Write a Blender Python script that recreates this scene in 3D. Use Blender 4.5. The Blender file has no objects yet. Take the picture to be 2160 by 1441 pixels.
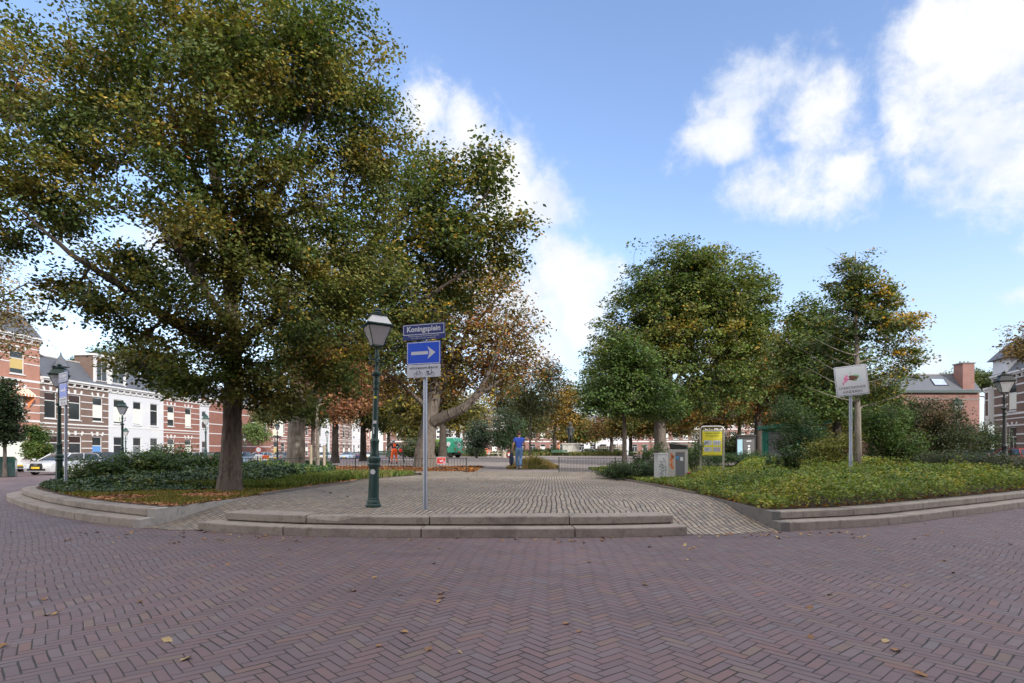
import bpy, bmesh, math, random
import numpy as np
from mathutils import Vector, Matrix, Quaternion
random.seed(7); RNG = np.random.default_rng(11)
R = math.radians; PI = math.pi
scene = bpy.context.scene
COL = scene.collection
# ------------------------------------------------------------------ camera
F = 1200.0; HY = 953.0; HC = 1.2          # focal length and horizon in photo pixels, eye height in metres
cam = bpy.data.cameras.new('camera'); camo = bpy.data.objects.new('camera', cam); COL.objects.link(camo)
cam.sensor_width = 36; cam.lens = 36*F/2160; cam.shift_y = (HY-720.5)/2160
cam.clip_end = 3000; cam.clip_start = .05
camo.location = (0, 0, HC); camo.rotation_euler = (R(90), 0, 0)
scene.camera = camo
scene.view_settings.view_transform = 'Standard'; scene.view_settings.look = 'None'
scene.view_settings.exposure = 1.0; scene.view_settings.gamma = 1
SUN_EL, SUN_AZ = 25.0, 140.0              # azimuth clockwise from +Y: sun stands behind the camera to the right
SUN_STRENGTH, SKY_STRENGTH = 2.8, 0.15

def V(*a): return Vector(a)
def gx(px, d): return (px-1080)/F*d
def gd(py, z): return F*(HC-z)/(py-HY)
def at(px, py, d): return Vector((gx(px, d), d, HC-(py-HY)/F*d))

# ------------------------------------------------------------------ node helpers
class NT:
    def __init__(s, nt): s.nt = nt; s.n = nt.nodes; s.l = nt.links
    def put(s, sock, v):
        if isinstance(v, bpy.types.NodeSocket): s.l.new(v, sock)
        else: sock.default_value = v
    def m(s, op, a, b=0.0, c=None, clamp=False):
        n = s.n.new('ShaderNodeMath'); n.operation = op; n.use_clamp = clamp
        s.put(n.inputs[0], a); s.put(n.inputs[1], b)
        if c is not None: s.put(n.inputs[2], c)
        return n.outputs[0]
    def vm(s, op, a, b=(0, 0, 0)):
        n = s.n.new('ShaderNodeVectorMath'); n.operation = op
        s.put(n.inputs[0], a); s.put(n.inputs[1], b)
        return n.outputs[0]
    def comb(s, x, y, z=0.0):
        n = s.n.new('ShaderNodeCombineXYZ'); s.put(n.inputs[0], x); s.put(n.inputs[1], y); s.put(n.inputs[2], z); return n.outputs[0]
    def sep(s, v):
        n = s.n.new('ShaderNodeSeparateXYZ'); s.put(n.inputs[0], v); return n.outputs
    def coord(s, k='Object'): return s.n.new('ShaderNodeTexCoord').outputs[k]
    def noise(s, v, scale, detail=4, rough=.6, dist=0.0, out=0):
        n = s.n.new('ShaderNodeTexNoise'); s.put(n.inputs['Vector'], v); n.inputs['Scale'].default_value = scale
        n.inputs['Detail'].default_value = detail; n.inputs['Roughness'].default_value = rough; n.inputs['Distortion'].default_value = dist
        return n.outputs[out]
    def ramp(s, f, stops):
        n = s.n.new('ShaderNodeValToRGB'); s.put(n.inputs[0], f); cr = n.color_ramp
        while len(cr.elements) < len(stops): cr.elements.new(.5)
        for e, (p, c) in zip(cr.elements, stops): e.position = p; e.color = (*c, 1) if len(c) == 3 else c
        return n.outputs[0]
    def mix(s, f, a, b, mode='MIX'):
        n = s.n.new('ShaderNodeMix'); n.data_type = 'RGBA'; n.blend_type = mode
        s.put(n.inputs[0], f); s.put(n.inputs[6], c4(a)); s.put(n.inputs[7], c4(b)); return n.outputs[2]
    def sstep(s, v, a, b, o0=0.0, o1=1.0):
        n = s.n.new('ShaderNodeMapRange'); n.interpolation_type = 'SMOOTHSTEP'
        s.put(n.inputs[0], v); n.inputs[1].default_value = a; n.inputs[2].default_value = b
        n.inputs[3].default_value = o0; n.inputs[4].default_value = o1; return n.outputs[0]
    def bump(s, h, strength=.5, dist=.01):
        n = s.n.new('ShaderNodeBump'); n.inputs['Strength'].default_value = strength; n.inputs['Distance'].default_value = dist
        s.put(n.inputs['Height'], h); return n.outputs[0]
def c4(c):
    if isinstance(c, bpy.types.NodeSocket): return c
    return (*c, 1) if len(c) == 3 else c
MATS = {}
def newmat(name):
    m = bpy.data.materials.new(name); m.use_nodes = True
    t = NT(m.node_tree); b = m.node_tree.nodes['Principled BSDF']; MATS[name] = m
    return m, t, b
def mat(name, col, rough=.6, metal=0.0, var=.18, scale=6, bump=.15, dirt=None, coat=0.0):
    """plain material with a little wear: colour varies with noise, plus fine bump"""
    if name in MATS: return MATS[name]
    m, t, b = newmat(name); v = t.coord()
    n1 = t.noise(v, scale, 5, .65)
    a = tuple(x*(1-var) for x in col); c = tuple(min(1, x*(1+var)) for x in col)
    colr = t.mix(n1, a, c)
    if dirt:
        n2 = t.noise(v, scale*.37, 6, .7)
        colr = t.mix(t.sstep(n2, .5, .72), colr, dirt)
    t.put(b.inputs['Base Color'], colr)
    t.put(b.inputs['Roughness'], t.m('ADD', rough-.08, t.m('MULTIPLY', n1, .16)))
    b.inputs['Metallic'].default_value = metal
    if coat: b.inputs['Coat Weight'].default_value = coat
    if bump: t.put(b.inputs['Normal'], t.bump(t.noise(v, scale*9, 3), bump, .01))
    return m

# ------------------------------------------------------------------ world: sky with clouds placed by direction
w = bpy.data.worlds.new('World'); scene.world = w; w.use_nodes = True
t = NT(w.node_tree); bg = w.node_tree.nodes['Background']; bg.inputs['Strength'].default_value = SKY_STRENGTH
sky = t.n.new('ShaderNodeTexSky'); sky.sky_type = 'NISHITA'; sky.sun_disc = False
sky.sun_elevation = R(SUN_EL); sky.sun_rotation = R(SUN_AZ); sky.air_density = 1.0; sky.dust_density = .6; sky.ozone_density = 2.2
v = t.coord('Generated'); sx, sy, sz = t.sep(v)
az = t.m('ARCTAN2', sx, sy); el = t.m('ARCSINE', sz)
def azel(px, py):
    X = px-1080; return math.atan2(X, F), math.atan2(HY-py, math.hypot(F, X))
wob = t.vm('SUBTRACT', t.noise(v, 5.5, 3, .55, 0, 1), (.5, .5, .5)); wx, wy, _ = t.sep(wob)
azw = t.m('ADD', az, t.m('MULTIPLY', wx, .10)); elw = t.m('ADD', el, t.m('MULTIPLY', wy, .10))
CL = [(1610,180,120,65,1.0),(1720,225,90,95,1.0),(1530,285,105,58,.95),(1640,400,150,85,.95),(1750,380,95,85,.85),(1650,300,80,60,.6),
      (2080,110,175,190,1.1),(2120,290,140,105,1.05),(1960,60,75,110,.8),(2020,360,110,75,.8),(1930,220,75,90,.8),(2330,200,220,250,1.0),
      (895,250,75,85,1.0),(975,290,75,75,1.0),(1150,430,95,65,1.0),(1060,400,90,90,1.0),(1180,590,105,100,1.15),(1080,640,150,150,1.1),(1205,660,80,120,.95),
      (1985,735,85,45,.6),(2160,625,50,35,.65),(1440,800,400,60,.25),(560,560,330,90,.8),(140,650,330,90,.5),(-250,200,200,120,.8),(160,10,90,40,.35)]
tot = None
for (px, py, rx, ry, s_) in CL:
    a0, e0 = azel(px, py); ra = rx/F*math.cos(a0)*.93; re = ry/F*math.cos(a0)*.93
    da = t.m('DIVIDE', t.m('SUBTRACT', azw, a0), ra); de = t.m('DIVIDE', t.m('SUBTRACT', elw, e0), re)
    d2 = t.m('ADD', t.m('MULTIPLY', da, da), t.m('MULTIPLY', de, de))
    g = t.m('MULTIPLY', t.m('EXPONENT', t.m('MULTIPLY', d2, -.62)), s_)
    tot = g if tot is None else t.m('MAXIMUM', tot, g)
nz = t.m('ADD', t.m('MULTIPLY', t.noise(v, 7, 9, .62, .2), .6), t.m('MULTIPLY', t.noise(v, 19, 8, .65, .3), .4))
away = t.m('MAXIMUM', t.sstep(t.m('ABSOLUTE', az), .95, 1.3), t.sstep(el, .70, .95)); back = t.m('MULTIPLY', away, t.sstep(t.noise(v, 2.0, 6, .6), .34, .52))   # unseen broken cloud added overhead and behind to light the ground
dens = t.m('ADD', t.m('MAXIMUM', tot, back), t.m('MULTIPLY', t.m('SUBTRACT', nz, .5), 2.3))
cmask = t.sstep(dens, .36, .98)
shade = t.sstep(t.m('ADD', t.noise(t.vm('ADD', v, (.05, 0, .03)), 7, 6, .6), t.m('MULTIPLY', dens, .12)), .35, .7)
ccol = t.mix(shade, (2.5, 2.8, 3.35), (3.45, 3.5, 3.6))
hz = t.sstep(el, .0, .42, .62, 0.0)
ccol = t.mix(away, ccol, (8.2, 7.7, 7.1))  # added out-of-view cloud is brighter than the visible cloud, as fill light
skyc = t.mix(1.0, sky.outputs[0], (1.10, 1.03, 1.07), "MULTIPLY")
skyc = t.mix(hz, skyc, (2.5, 2.9, 3.4))
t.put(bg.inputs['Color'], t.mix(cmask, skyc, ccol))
# ------------------------------------------------------------------ sun
S = V(math.sin(R(SUN_AZ))*math.cos(R(SUN_EL)), math.cos(R(SUN_AZ))*math.cos(R(SUN_EL)), math.sin(R(SUN_EL)))
sl = bpy.data.lights.new('sun', 'SUN'); sl.energy = SUN_STRENGTH; sl.angle = R(2.5); sl.color = (1, .94, .84)
so = bpy.data.objects.new('sun', sl); COL.objects.link(so); so.rotation_euler = (-S).to_track_quat('-Z', 'Y').to_euler(); so.location = (20, -30, 40)

# ------------------------------------------------------------------ object helpers
def tag(o, label=None, cat=None, group=None, kind=None):
    if label: o['label'] = label
    if cat: o['category'] = cat
    if group: o['group'] = group
    if kind: o['kind'] = kind
    return o
def thing(name, label, cat, loc=(0, 0, 0), rz=0.0, group=None):
    o = bpy.data.objects.new(name, None); COL.objects.link(o); o.empty_display_size = .2
    o.location = loc; o.rotation_euler = (0, 0, rz); return tag(o, label, cat, group)
def copy_tree(o, parent=None, label=None):
    c = o.copy(); COL.objects.link(c); c.parent = parent
    if label: c['label'] = label
    for ch in o.children: copy_tree(ch, c)
    return c
class MB:
    """collects shapes into one mesh"""
    def __init__(s): s.v = []; s.f = []; s.mi = []; s.cur = 0
    def add(s, vs, fs):
        k = len(s.v); s.v += [tuple(p) for p in vs]; s.f += [tuple(i+k for i in f) for f in fs]; s.mi += [s.cur]*len(fs); return s
    def box(s, c, size, rz=0.0, M=None, ch=0.0):
        x, y, z = size[0]/2, size[1]/2, size[2]/2
        if ch:
            b = bmesh.new(); bmesh.ops.create_cube(b, size=1)
            for q in b.verts: q.co = V(q.co.x*2*x, q.co.y*2*y, q.co.z*2*z)
            bmesh.ops.bevel(b, geom=b.edges[:], offset=ch, segments=2, affect='EDGES', profile=.6)
            pts = [q.co.copy() for q in b.verts]; b.verts.index_update(); fs = [tuple(q.index for q in f.verts) for f in b.faces]; b.free()
        else:
            pts = [V(a, b, c_) for c_ in (-z, z) for b in (-y, y) for a in (-x, x)]
            fs = [(0, 2, 3, 1), (4, 5, 7, 6), (0, 1, 5, 4), (2, 6, 7, 3), (0, 4, 6, 2), (1, 3, 7, 5)]
        Rm = Matrix.Rotation(rz, 4, 'Z') if M is None else M
        return s.add([Rm @ p+Vector(c) for p in pts], fs)
    def bb(s, x0, x1, y0, y1, z0, z1, ch=0.0): return s.box(((x0+x1)/2, (y0+y1)/2, (z0+z1)/2), (abs(x1-x0), abs(y1-y0), abs(z1-z0)), ch=ch)
    def tube(s, path, rad, n=8, cap=True, closed=False):
        P = [Vector(p) for p in path]; m = len(P)
        rs = rad if isinstance(rad, (list, tuple)) else [rad]*m
        vs = []; up = None
        for i, p in enumerate(P):
            a = P[(i-1) % m] if (i > 0 or closed) else p; b = P[(i+1) % m] if (i < m-1 or closed) else p
            d = (b-a).normalized()
            if up is None: up = d.orthogonal().normalized()
            u = (up-d*up.dot(d)); u = u.normalized() if u.length > 1e-6 else d.orthogonal().normalized(); up = u; w_ = d.cross(u)
            for k in range(n):
                an = 2*PI*k/n; vs.append(p+(u*math.cos(an)+w_*math.sin(an))*rs[i])
        fs = []
        for i in range(m if closed else m-1):
            j = (i+1) % m
            for k in range(n):
                k2 = (k+1) % n; fs.append((i*n+k, i*n+k2, j*n+k2, j*n+k))
        if cap and not closed: fs.append(tuple(range(n-1, -1, -1))); fs.append(tuple((m-1)*n+k for k in range(n)))
        return s.add(vs, fs)
    def lathe(s, prof, c=(0, 0, 0), n=16, rot=0.0, sq=None):
        """prof: list of (radius, z)"""
        vs = []; c = Vector(c)
        for r, z in prof:
            for k in range(n):
                a = 2*PI*k/n+rot; vs.append(c+V(r*math.cos(a), r*math.sin(a), z))
        m = len(prof); fs = [(i*n+k, i*n+(k+1) % n, (i+1)*n+(k+1) % n, (i+1)*n+k) for i in range(m-1) for k in range(n)]
        fs.append(tuple(range(n-1, -1, -1))); fs.append(tuple((m-1)*n+k for k in range(n)))
        return s.add(vs, fs)
    def prism(s, poly, y0, y1, M=None):
        """poly of (x,z) extruded along y"""
        n = len(poly); vs = [V(x, y0, z) for x, z in poly]+[V(x, y1, z) for x, z in poly]
        if M is not None: vs = [M @ p for p in vs]
        fs = [tuple(range(n)), tuple(range(2*n-1, n-1, -1))]+[(i, n+i, n+(i+1) % n, (i+1) % n) for i in range(n)]
        return s.add(vs, fs)
    def ball(s, c, r, n=10, m=6, sc=(1, 1, 1)):
        vs = [Vector(c)+V(0, 0, -r*sc[2])]
        for j in range(1, m):
            ph = -PI/2+PI*j/m
            for k in range(n): vs.append(Vector(c)+V(r*sc[0]*math.cos(ph)*math.cos(2*PI*k/n), r*sc[1]*math.cos(ph)*math.sin(2*PI*k/n), r*sc[2]*math.sin(ph)))
        vs.append(Vector(c)+V(0, 0, r*sc[2])); fs = [(0, 1+(k+1) % n, 1+k) for k in range(n)]
        for j in range(m-2):
            for k in range(n): fs.append((1+j*n+k, 1+j*n+(k+1) % n, 1+(j+1)*n+(k+1) % n, 1+(j+1)*n+k))
        e = len(vs)-1; o = 1+(m-2)*n; fs += [(o+k, o+(k+1) % n, e) for k in range(n)]
        return s.add(vs, fs)
    def build(s, name, mats, parent=None, smooth=False, fix=True, M=None):
        me = bpy.data.meshes.new(name); me.from_pydata([tuple(M @ Vector(p)) for p in s.v] if M is not None else s.v, [], s.f)
        if not isinstance(mats, (list, tuple)): mats = [mats]
        for q in mats: me.materials.append(q)
        if len(mats) > 1: me.polygons.foreach_set('material_index', s.mi)
        if fix:
            b = bmesh.new(); b.from_mesh(me); bmesh.ops.recalc_face_normals(b, faces=b.faces[:]); b.to_mesh(me); b.free()
        if smooth:
            me.polygons.foreach_set('use_smooth', [True]*len(me.polygons))
            try: me.set_sharp_from_angle(angle=R(40))
            except Exception: pass
        me.update(); o = bpy.data.objects.new(name, me); COL.objects.link(o); o.parent = parent; return o
def npmesh(name, verts, k, material, parent=None, cols=None, smooth=False, faces=None):
    """verts (N,3) numpy; consecutive groups of k vertices are faces, or faces (M,q) index array"""
    me = bpy.data.meshes.new(name); nv = len(verts)
    if faces is None: faces = np.arange(nv).reshape(-1, k)
    nf, q = faces.shape
    me.vertices.add(nv); me.vertices.foreach_set('co', verts.astype(np.float32).ravel())
    me.loops.add(nf*q); me.loops.foreach_set('vertex_index', faces.astype(np.int32).ravel())
    me.polygons.add(nf); me.polygons.foreach_set('loop_start', (np.arange(nf)*q).astype(np.int32))
    if smooth: me.polygons.foreach_set('use_smooth', np.ones(nf, bool))
    me.update(calc_edges=True)
    if cols is not None:
        a = me.attributes.new('Col', 'FLOAT_COLOR', 'POINT'); c = np.ones((nv, 4), np.float32); c[:, :3] = cols; a.data.foreach_set('color', c.ravel())
    me.materials.append(material); o = bpy.data.objects.new(name, me); COL.objects.link(o); o.parent = parent; return o
def text(s, name, material, parent, loc, width=None, height=None, size=.1, M=None, off=0.0, ext=.0008, align='CENTER', spacing=1.0):
    cu = bpy.data.curves.new('txt', 'FONT'); cu.body = s; cu.size = size; cu.align_x = align; cu.align_y = 'CENTER'; cu.extrude = 0; cu.offset = off
    cu.space_character = spacing; cu.resolution_u = 3
    o = bpy.data.objects.new('txt', cu); COL.objects.link(o); bpy.context.view_layer.update()
    me = bpy.data.meshes.new_from_object(o.evaluated_get(bpy.context.evaluated_depsgraph_get())); bpy.data.objects.remove(o); bpy.data.curves.remove(cu)
    n = len(me.vertices); co = np.zeros(n*3); me.vertices.foreach_get('co', co); co = co.reshape(-1, 3)
    mn, mx = co.min(0), co.max(0); c = (mn+mx)/2; co -= c
    sx_ = width/(mx[0]-mn[0]) if width else 1; sy_ = height/(mx[1]-mn[1]) if height else sx_
    if not width and height: sx_ = sy_
    out = np.stack([co[:, 0]*sx_, np.full(n, 0.0), co[:, 1]*sy_], 1)      # upright, facing -y
    me.vertices.foreach_set('co', out.ravel()); me.materials.clear(); me.materials.append(material); me.name = name; me.update()
    q = bpy.data.objects.new(name, me); COL.objects.link(q); q.parent = parent; q.location = loc
    if M is not None: q.matrix_local = M @ q.matrix_local
    return q
def snoise(P, f=1.0, seed=0):
    """cheap smooth noise in [-1,1] from sums of sines"""
    r = np.random.default_rng(seed); o = np.zeros(len(P))
    for i in range(7):
        k = r.normal(size=3)*f*(1+.5*i); o += np.sin(P @ k+r.uniform(0, 6.28))/(1+.35*i)
    return o/3.2
# ------------------------------------------------------------------ materials
def leaf_mat(name, trans=.28, rough=.5, gloss=.25):
    m, t, b = newmat(name); a = t.n.new('ShaderNodeAttribute'); a.attribute_name = 'Col'
    t.put(b.inputs['Base Color'], a.outputs[0]); b.inputs['Roughness'].default_value = rough; b.inputs['Specular IOR Level'].default_value = gloss
    tr = t.n.new('ShaderNodeBsdfTranslucent'); t.put(tr.inputs[0], t.mix(1.0, a.outputs[0], (1.5, 1.5, .7), 'MULTIPLY'))
    mx = t.n.new('ShaderNodeMixShader'); mx.inputs[0].default_value = trans
    out = [n for n in t.n if n.type == 'OUTPUT_MATERIAL'][0]
    t.l.new(b.outputs[0], mx.inputs[1]); t.l.new(tr.outputs[0], mx.inputs[2]); t.l.new(mx.outputs[0], out.inputs[0]); return m
M_leaf = leaf_mat('foliage'); M_dry = leaf_mat('dry_leaves', .12, .75, .15); M_gloss = leaf_mat('glossy_foliage', .12, .38, .4)
def bark(name, c1, c2, sc=14):
    m, t, b = newmat(name); v = t.coord(); x, y, z = t.sep(v)
    vv = t.comb(x, y, t.m('MULTIPLY', z, .22)); n = t.noise(vv, sc, 6, .7, .3); n2 = t.noise(v, 2.2, 4)
    t.put(b.inputs['Base Color'], t.mix(t.sstep(n2, .35, .7), t.mix(t.sstep(n, .38, .62), c1, c2), tuple(x*.75 for x in c2)))
    b.inputs['Roughness'].default_value = .9; t.put(b.inputs['Normal'], t.bump(n, .9, .04)); return m
M_bark = bark('bark_grey_brown', (.048, .038, .033), (.165, .138, .122)); M_barkd = bark('bark_dark', (.025, .02, .017), (.075, .06, .05))
M_barkp = bark('bark_pale', (.09, .078, .068), (.24, .215, .19), 10)
def herringbone():
    m, t, b = newmat('clinker_herringbone'); v = t.coord(); wv = t.vm('SUBTRACT', t.noise(v, .55, 2, .5, 0, 1), (.5, .5, .5))
    w2 = t.vm('SUBTRACT', t.noise(v, 3.5, 2, .5, 0, 1), (.5, .5, .5))
    v2 = t.vm('ADD', v, t.vm('ADD', t.vm('MULTIPLY', wv, (.22, .22, 0)), t.vm('MULTIPLY', w2, (.010, .010, 0))))
    x, y, z = t.sep(v2); an = R(41); s = 1/.0675
    u = t.m('MULTIPLY', t.m('ADD', t.m('MULTIPLY', x, math.cos(an)), t.m('MULTIPLY', y, math.sin(an))), s)
    q = t.m('MULTIPLY', t.m('ADD', t.m('MULTIPLY', x, -math.sin(an)), t.m('MULTIPLY', y, math.cos(an))), s)
    i = t.m('FLOOR', u); j = t.m('FLOOR', q); k = t.m('FLOORED_MODULO', t.m('SUBTRACT', i, j), 6.0)
    isH = t.m('LESS_THAN', k, 2.5); ax = t.m('SUBTRACT', i, t.m('MULTIPLY', isH, k)); ay = t.m('SUBTRACT', j, t.m('MULTIPLY', t.m('SUBTRACT', 1.0, isH), t.m('SUBTRACT', 5.0, k)))
    lx = t.m('SUBTRACT', u, ax); ly = t.m('SUBTRACT', q, ay)
    W = t.m('ADD', t.m('MULTIPLY', isH, 2.0), 1.0); H = t.m('SUBTRACT', 3.0, t.m('MULTIPLY', isH, 2.0))
    e = t.m('MINIMUM', t.m('MINIMUM', lx, t.m('SUBTRACT', W, lx)), t.m('MINIMUM', ly, t.m('SUBTRACT', H, ly)))
    wn = t.n.new('ShaderNodeTexWhiteNoise'); wn.noise_dimensions = '2D'; t.put(wn.inputs['Vector'], t.comb(ax, ay)); r = wn.outputs[0]; rc = t.sep(wn.outputs[1])
    e = t.m('SUBTRACT', e, t.m('MULTIPLY', t.noise(v, 45, 2), .035))
    jw = t.m('MULTIPLY', t.sstep(t.noise(v, 2.3, 4, .7), .40, .75), .06)
    fill = t.sstep(t.m('SUBTRACT', e, jw), .005, .055)
    col = t.ramp(r, [(0, (.128, .098, .112)), (.25, (.158, .108, .118)), (.5, (.138, .108, .126)), (.7, (.168, .112, .118)), (.86, (.145, .122, .142)), (.96, (.170, .126, .114)), (1, (.178, .11, .11))])
    col = t.mix(t.m('MULTIPLY', t.noise(v, 26, 4, .7), .5), col, t.mix(1.0, col, (.55, .55, .55), 'MULTIPLY'))
    big = t.noise(v, .22, 4, .6); col = t.mix(t.sstep(big, .42, .68), col, t.mix(1.0, col, (1.22, 1.16, 1.16), 'MULTIPLY'))
    dk = t.noise(t.vm('MULTIPLY', v, (.5, 1.4, 1)), .5, 5, .7); col = t.mix(t.sstep(dk, .52, .72, 0, .5), col, (.05, .045, .05))
    jc = t.mix(t.noise(v, 3, 3), (.010, .009, .010), (.034, .028, .026))
    t.put(b.inputs['Base Color'], t.mix(fill, jc, col)); t.put(b.inputs['Roughness'], t.m('ADD', .62, t.m('MULTIPLY', rc[1], .2)))
    hgt = t.m('ADD', t.m('MULTIPLY', t.sstep(e, .0, .11), .7), t.m('ADD', t.m('MULTIPLY', rc[0], .45), t.m('MULTIPLY', t.noise(v, 60, 3), .12)))
    tilt = t.m('MULTIPLY', t.m('SUBTRACT', rc[2], .5), t.m('MULTIPLY', lx, .35)); hgt = t.m('ADD', hgt, tilt)
    t.put(b.inputs['Normal'], t.bump(hgt, .6, .005)); return m
def runbond(name, cols, bw, rh, jc, rot=False, seed=0.0, joint=.09, wob=.03):
    """running bond in the ground plane, rows along world y"""
    m, t, b = newmat(name); v = t.coord(); wv = t.vm('SUBTRACT', t.noise(v, .7, 3, .6, 0, 1), (.5, .5, .5))
    w2 = t.vm('SUBTRACT', t.noise(v, 6, 2, .5, 0, 1), (.5, .5, .5))
    v2 = t.vm('ADD', v, t.vm('ADD', t.vm('MULTIPLY', wv, (wob*6, wob*6, 0)), t.vm('MULTIPLY', w2, (wob*.5, wob*.5, 0))))
    x, y, z = t.sep(v2)
    if rot: x, y = y, x
    an = R(-4); X = t.m('ADD', t.m('MULTIPLY', x, math.cos(an)), t.m('MULTIPLY', y, math.sin(an))); Y = t.m('SUBTRACT', t.m('MULTIPLY', y, math.cos(an)), t.m('MULTIPLY', x, math.sin(an)))
    u = t.m('DIVIDE', X, rh); i = t.m('FLOOR', u)
    wn0 = t.n.new('ShaderNodeTexWhiteNoise'); wn0.noise_dimensions = '1D'; t.put(wn0.inputs['W'], i)
    q = t.m('ADD', t.m('DIVIDE', Y, bw), t.m('ADD', t.m('MULTIPLY', i, .5), t.m('MULTIPLY', wn0.outputs[0], .25))); j = t.m('FLOOR', q)
    fx = t.m('FRACT', u); fy = t.m('FRACT', q)
    e = t.m('MINIMUM', t.m('MINIMUM', fx, t.m('SUBTRACT', 1.0, fx)), t.m('MULTIPLY', t.m('MINIMUM', fy, t.m('SUBTRACT', 1.0, fy)), bw/rh*1.3))
    e = t.m('SUBTRACT', e, t.m('MULTIPLY', t.noise(v, 40, 2), .06))
    wn = t.n.new('ShaderNodeTexWhiteNoise'); wn.noise_dimensions = '2D'; t.put(wn.inputs['Vector'], t.comb(i, j)); r = wn.outputs[0]; rc = t.sep(wn.outputs[1])
    col = t.ramp(r, [(k/(len(cols)-1), c) for k, c in enumerate(cols)])
    col = t.mix(t.sstep(t.noise(v, .35, 4), .4, .65, 0, .5), col, t.mix(1.0, col, (.6, .57, .55), 'MULTIPLY'))
    col = t.mix(t.m('MULTIPLY', t.noise(v, 30, 4, .7), .5), col, t.mix(1.0, col, (.5, .5, .5), 'MULTIPLY'))
    t.put(b.inputs['Base Color'], t.mix(t.sstep(e, joint*.35, joint*1.5), jc, col)); b.inputs['Roughness'].default_value = .8
    t.put(b.inputs['Normal'], t.bump(t.m('ADD', t.sstep(e, 0, joint*2.2), t.m('MULTIPLY', rc[0], .4)), .6, .012)); return m
M_road = herringbone()
M_terr = runbond('yellow_clinkers', [(.29, .245, .205), (.42, .365, .30), (.31, .275, .25), (.47, .41, .33), (.23, .215, .215), (.39, .335, .27), (.35, .27, .23)], .19, .088, (.022, .018, .016))
M_pave = runbond('pavement_tiles', [(.25, .24, .23), (.30, .29, .28), (.22, .22, .22)], .3, .3, (.08, .075, .07), wob=.004, joint=.02)
def groundmat(name, stops, sc, bumpd=.02, speck=None):
    m, t, b = newmat(name); v = t.coord(); n = t.noise(v, sc, 8, .7); n2 = t.noise(v, sc*.11, 4)
    c = t.ramp(t.m('ADD', t.m('MULTIPLY', n, .6), t.m('MULTIPLY', n2, .4)), stops)
    if speck: c = t.mix(t.sstep(t.noise(v, 34, 3, .8), .55, .66), c, speck)
    t.put(b.inputs['Base Color'], c); b.inputs['Roughness'].default_value = .95
    t.put(b.inputs['Normal'], t.bump(t.noise(v, sc*6, 4, .7), .7, bumpd)); return m
M_gravel = groundmat('gravel', [(.3, (.135, .115, .108)), (.55, (.20, .172, .162)), (.75, (.25, .22, .21))], 3, .01, (.12, .10, .09))
M_soil = groundmat('soil', [(.3, (.035, .024, .016)), (.6, (.07, .048, .03)), (.8, (.10, .075, .04))], 5, .03, (.14, .06, .025))
M_lawn = groundmat('lawn_ground', [(.3, (.05, .07, .018)), (.55, (.085, .11, .03)), (.75, (.14, .12, .045))], 4, .03, (.17, .09, .03))
def concrete(name, c, stain=(.10, .095, .09)):
    m, t, b = newmat(name); v = t.coord(); n = t.noise(v, 90, 4, .8); n2 = t.noise(v, 1.7, 6, .7); n3 = t.noise(v, 9, 5, .75)
    col = t.mix(n, tuple(x*.62 for x in c), tuple(x*1.25 for x in c)); col = t.mix(t.sstep(n2, .46, .72, 0, .55), col, stain)
    col = t.mix(t.sstep(n3, .50, .68, 0, .65), col, tuple(x*.45 for x in c)); col = t.mix(t.sstep(t.noise(v, 22, 5, .75), .60, .68, 0, .55), col, tuple(min(.6, x*1.6) for x in c)); col = t.mix(t.sstep(t.noise(t.vm('MULTIPLY', v, (1, 1, .35)), 5, 6, .7), .55, .7, 0, .5), col, (.06, .06, .045))
    t.put(b.inputs['Base Color'], col); b.inputs['Roughness'].default_value = .88; t.put(b.inputs['Normal'], t.bump(t.m('ADD', n, t.m('MULTIPLY', n3, .8)), .5, .006)); return m
M_stone = concrete('weathered_stone', (.31, .275, .25), (.09, .078, .072)); M_conc = concrete('pale_concrete', (.40, .385, .365), (.26, .25, .24)); M_kerb = concrete('kerb_stone', (.19, .17, .155)); M_dconc = concrete('dark_concrete', (.16, .155, .155), (.09, .085, .08))
def brickwall(name, c1, c2, mortar, sc=1.0):
    m, t, b = newmat(name); x, y, z = t.sep(t.coord()); vv = t.comb(t.m('ADD', x, y), z)
    br = t.n.new('ShaderNodeTexBrick'); t.put(br.inputs['Vector'], vv); br.inputs['Color1'].default_value = c4(c1); br.inputs['Color2'].default_value = c4(c2); br.inputs['Mortar'].default_value = c4(mortar)
    br.inputs['Scale'].default_value = 1; br.inputs['Brick Width'].default_value = .22*sc; br.inputs['Row Height'].default_value = .065*sc; br.inputs['Mortar Size'].default_value = .007*sc; br.inputs['Mortar Smooth'].default_value = .3
    n = t.noise(t.coord(), 1.1, 5, .65); col = t.mix(t.sstep(n, .35, .7, 0, .45), br.outputs[0], tuple(x*.6 for x in c1))
    t.put(b.inputs['Base Color'], col); b.inputs['Roughness'].default_value = .85; t.put(b.inputs['Normal'], t.bump(br.outputs[1], -.3, .01)); return m
M_red = brickwall('red_brick', (.23, .085, .066), (.19, .07, .056), (.24, .18, .15)); M_salmon = brickwall('salmon_brick', (.34, .15, .11), (.29, .125, .095), (.32, .25, .21))
M_brown = brickwall('brown_brick', (.15, .092, .075), (.115, .075, .065), (.17, .14, .125)); M_purple = brickwall('mauve_brick', (.22, .105, .09), (.18, .09, .08), (.19, .14, .13))
M_white = mat('white_painted_render', (.47, .49, .54), .6, var=.05, scale=1.2, bump=.08, dirt=(.55, .55, .53)); M_trim = mat('white_paint', (.52, .53, .55), .45, var=.05, scale=3, bump=.05)
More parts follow.
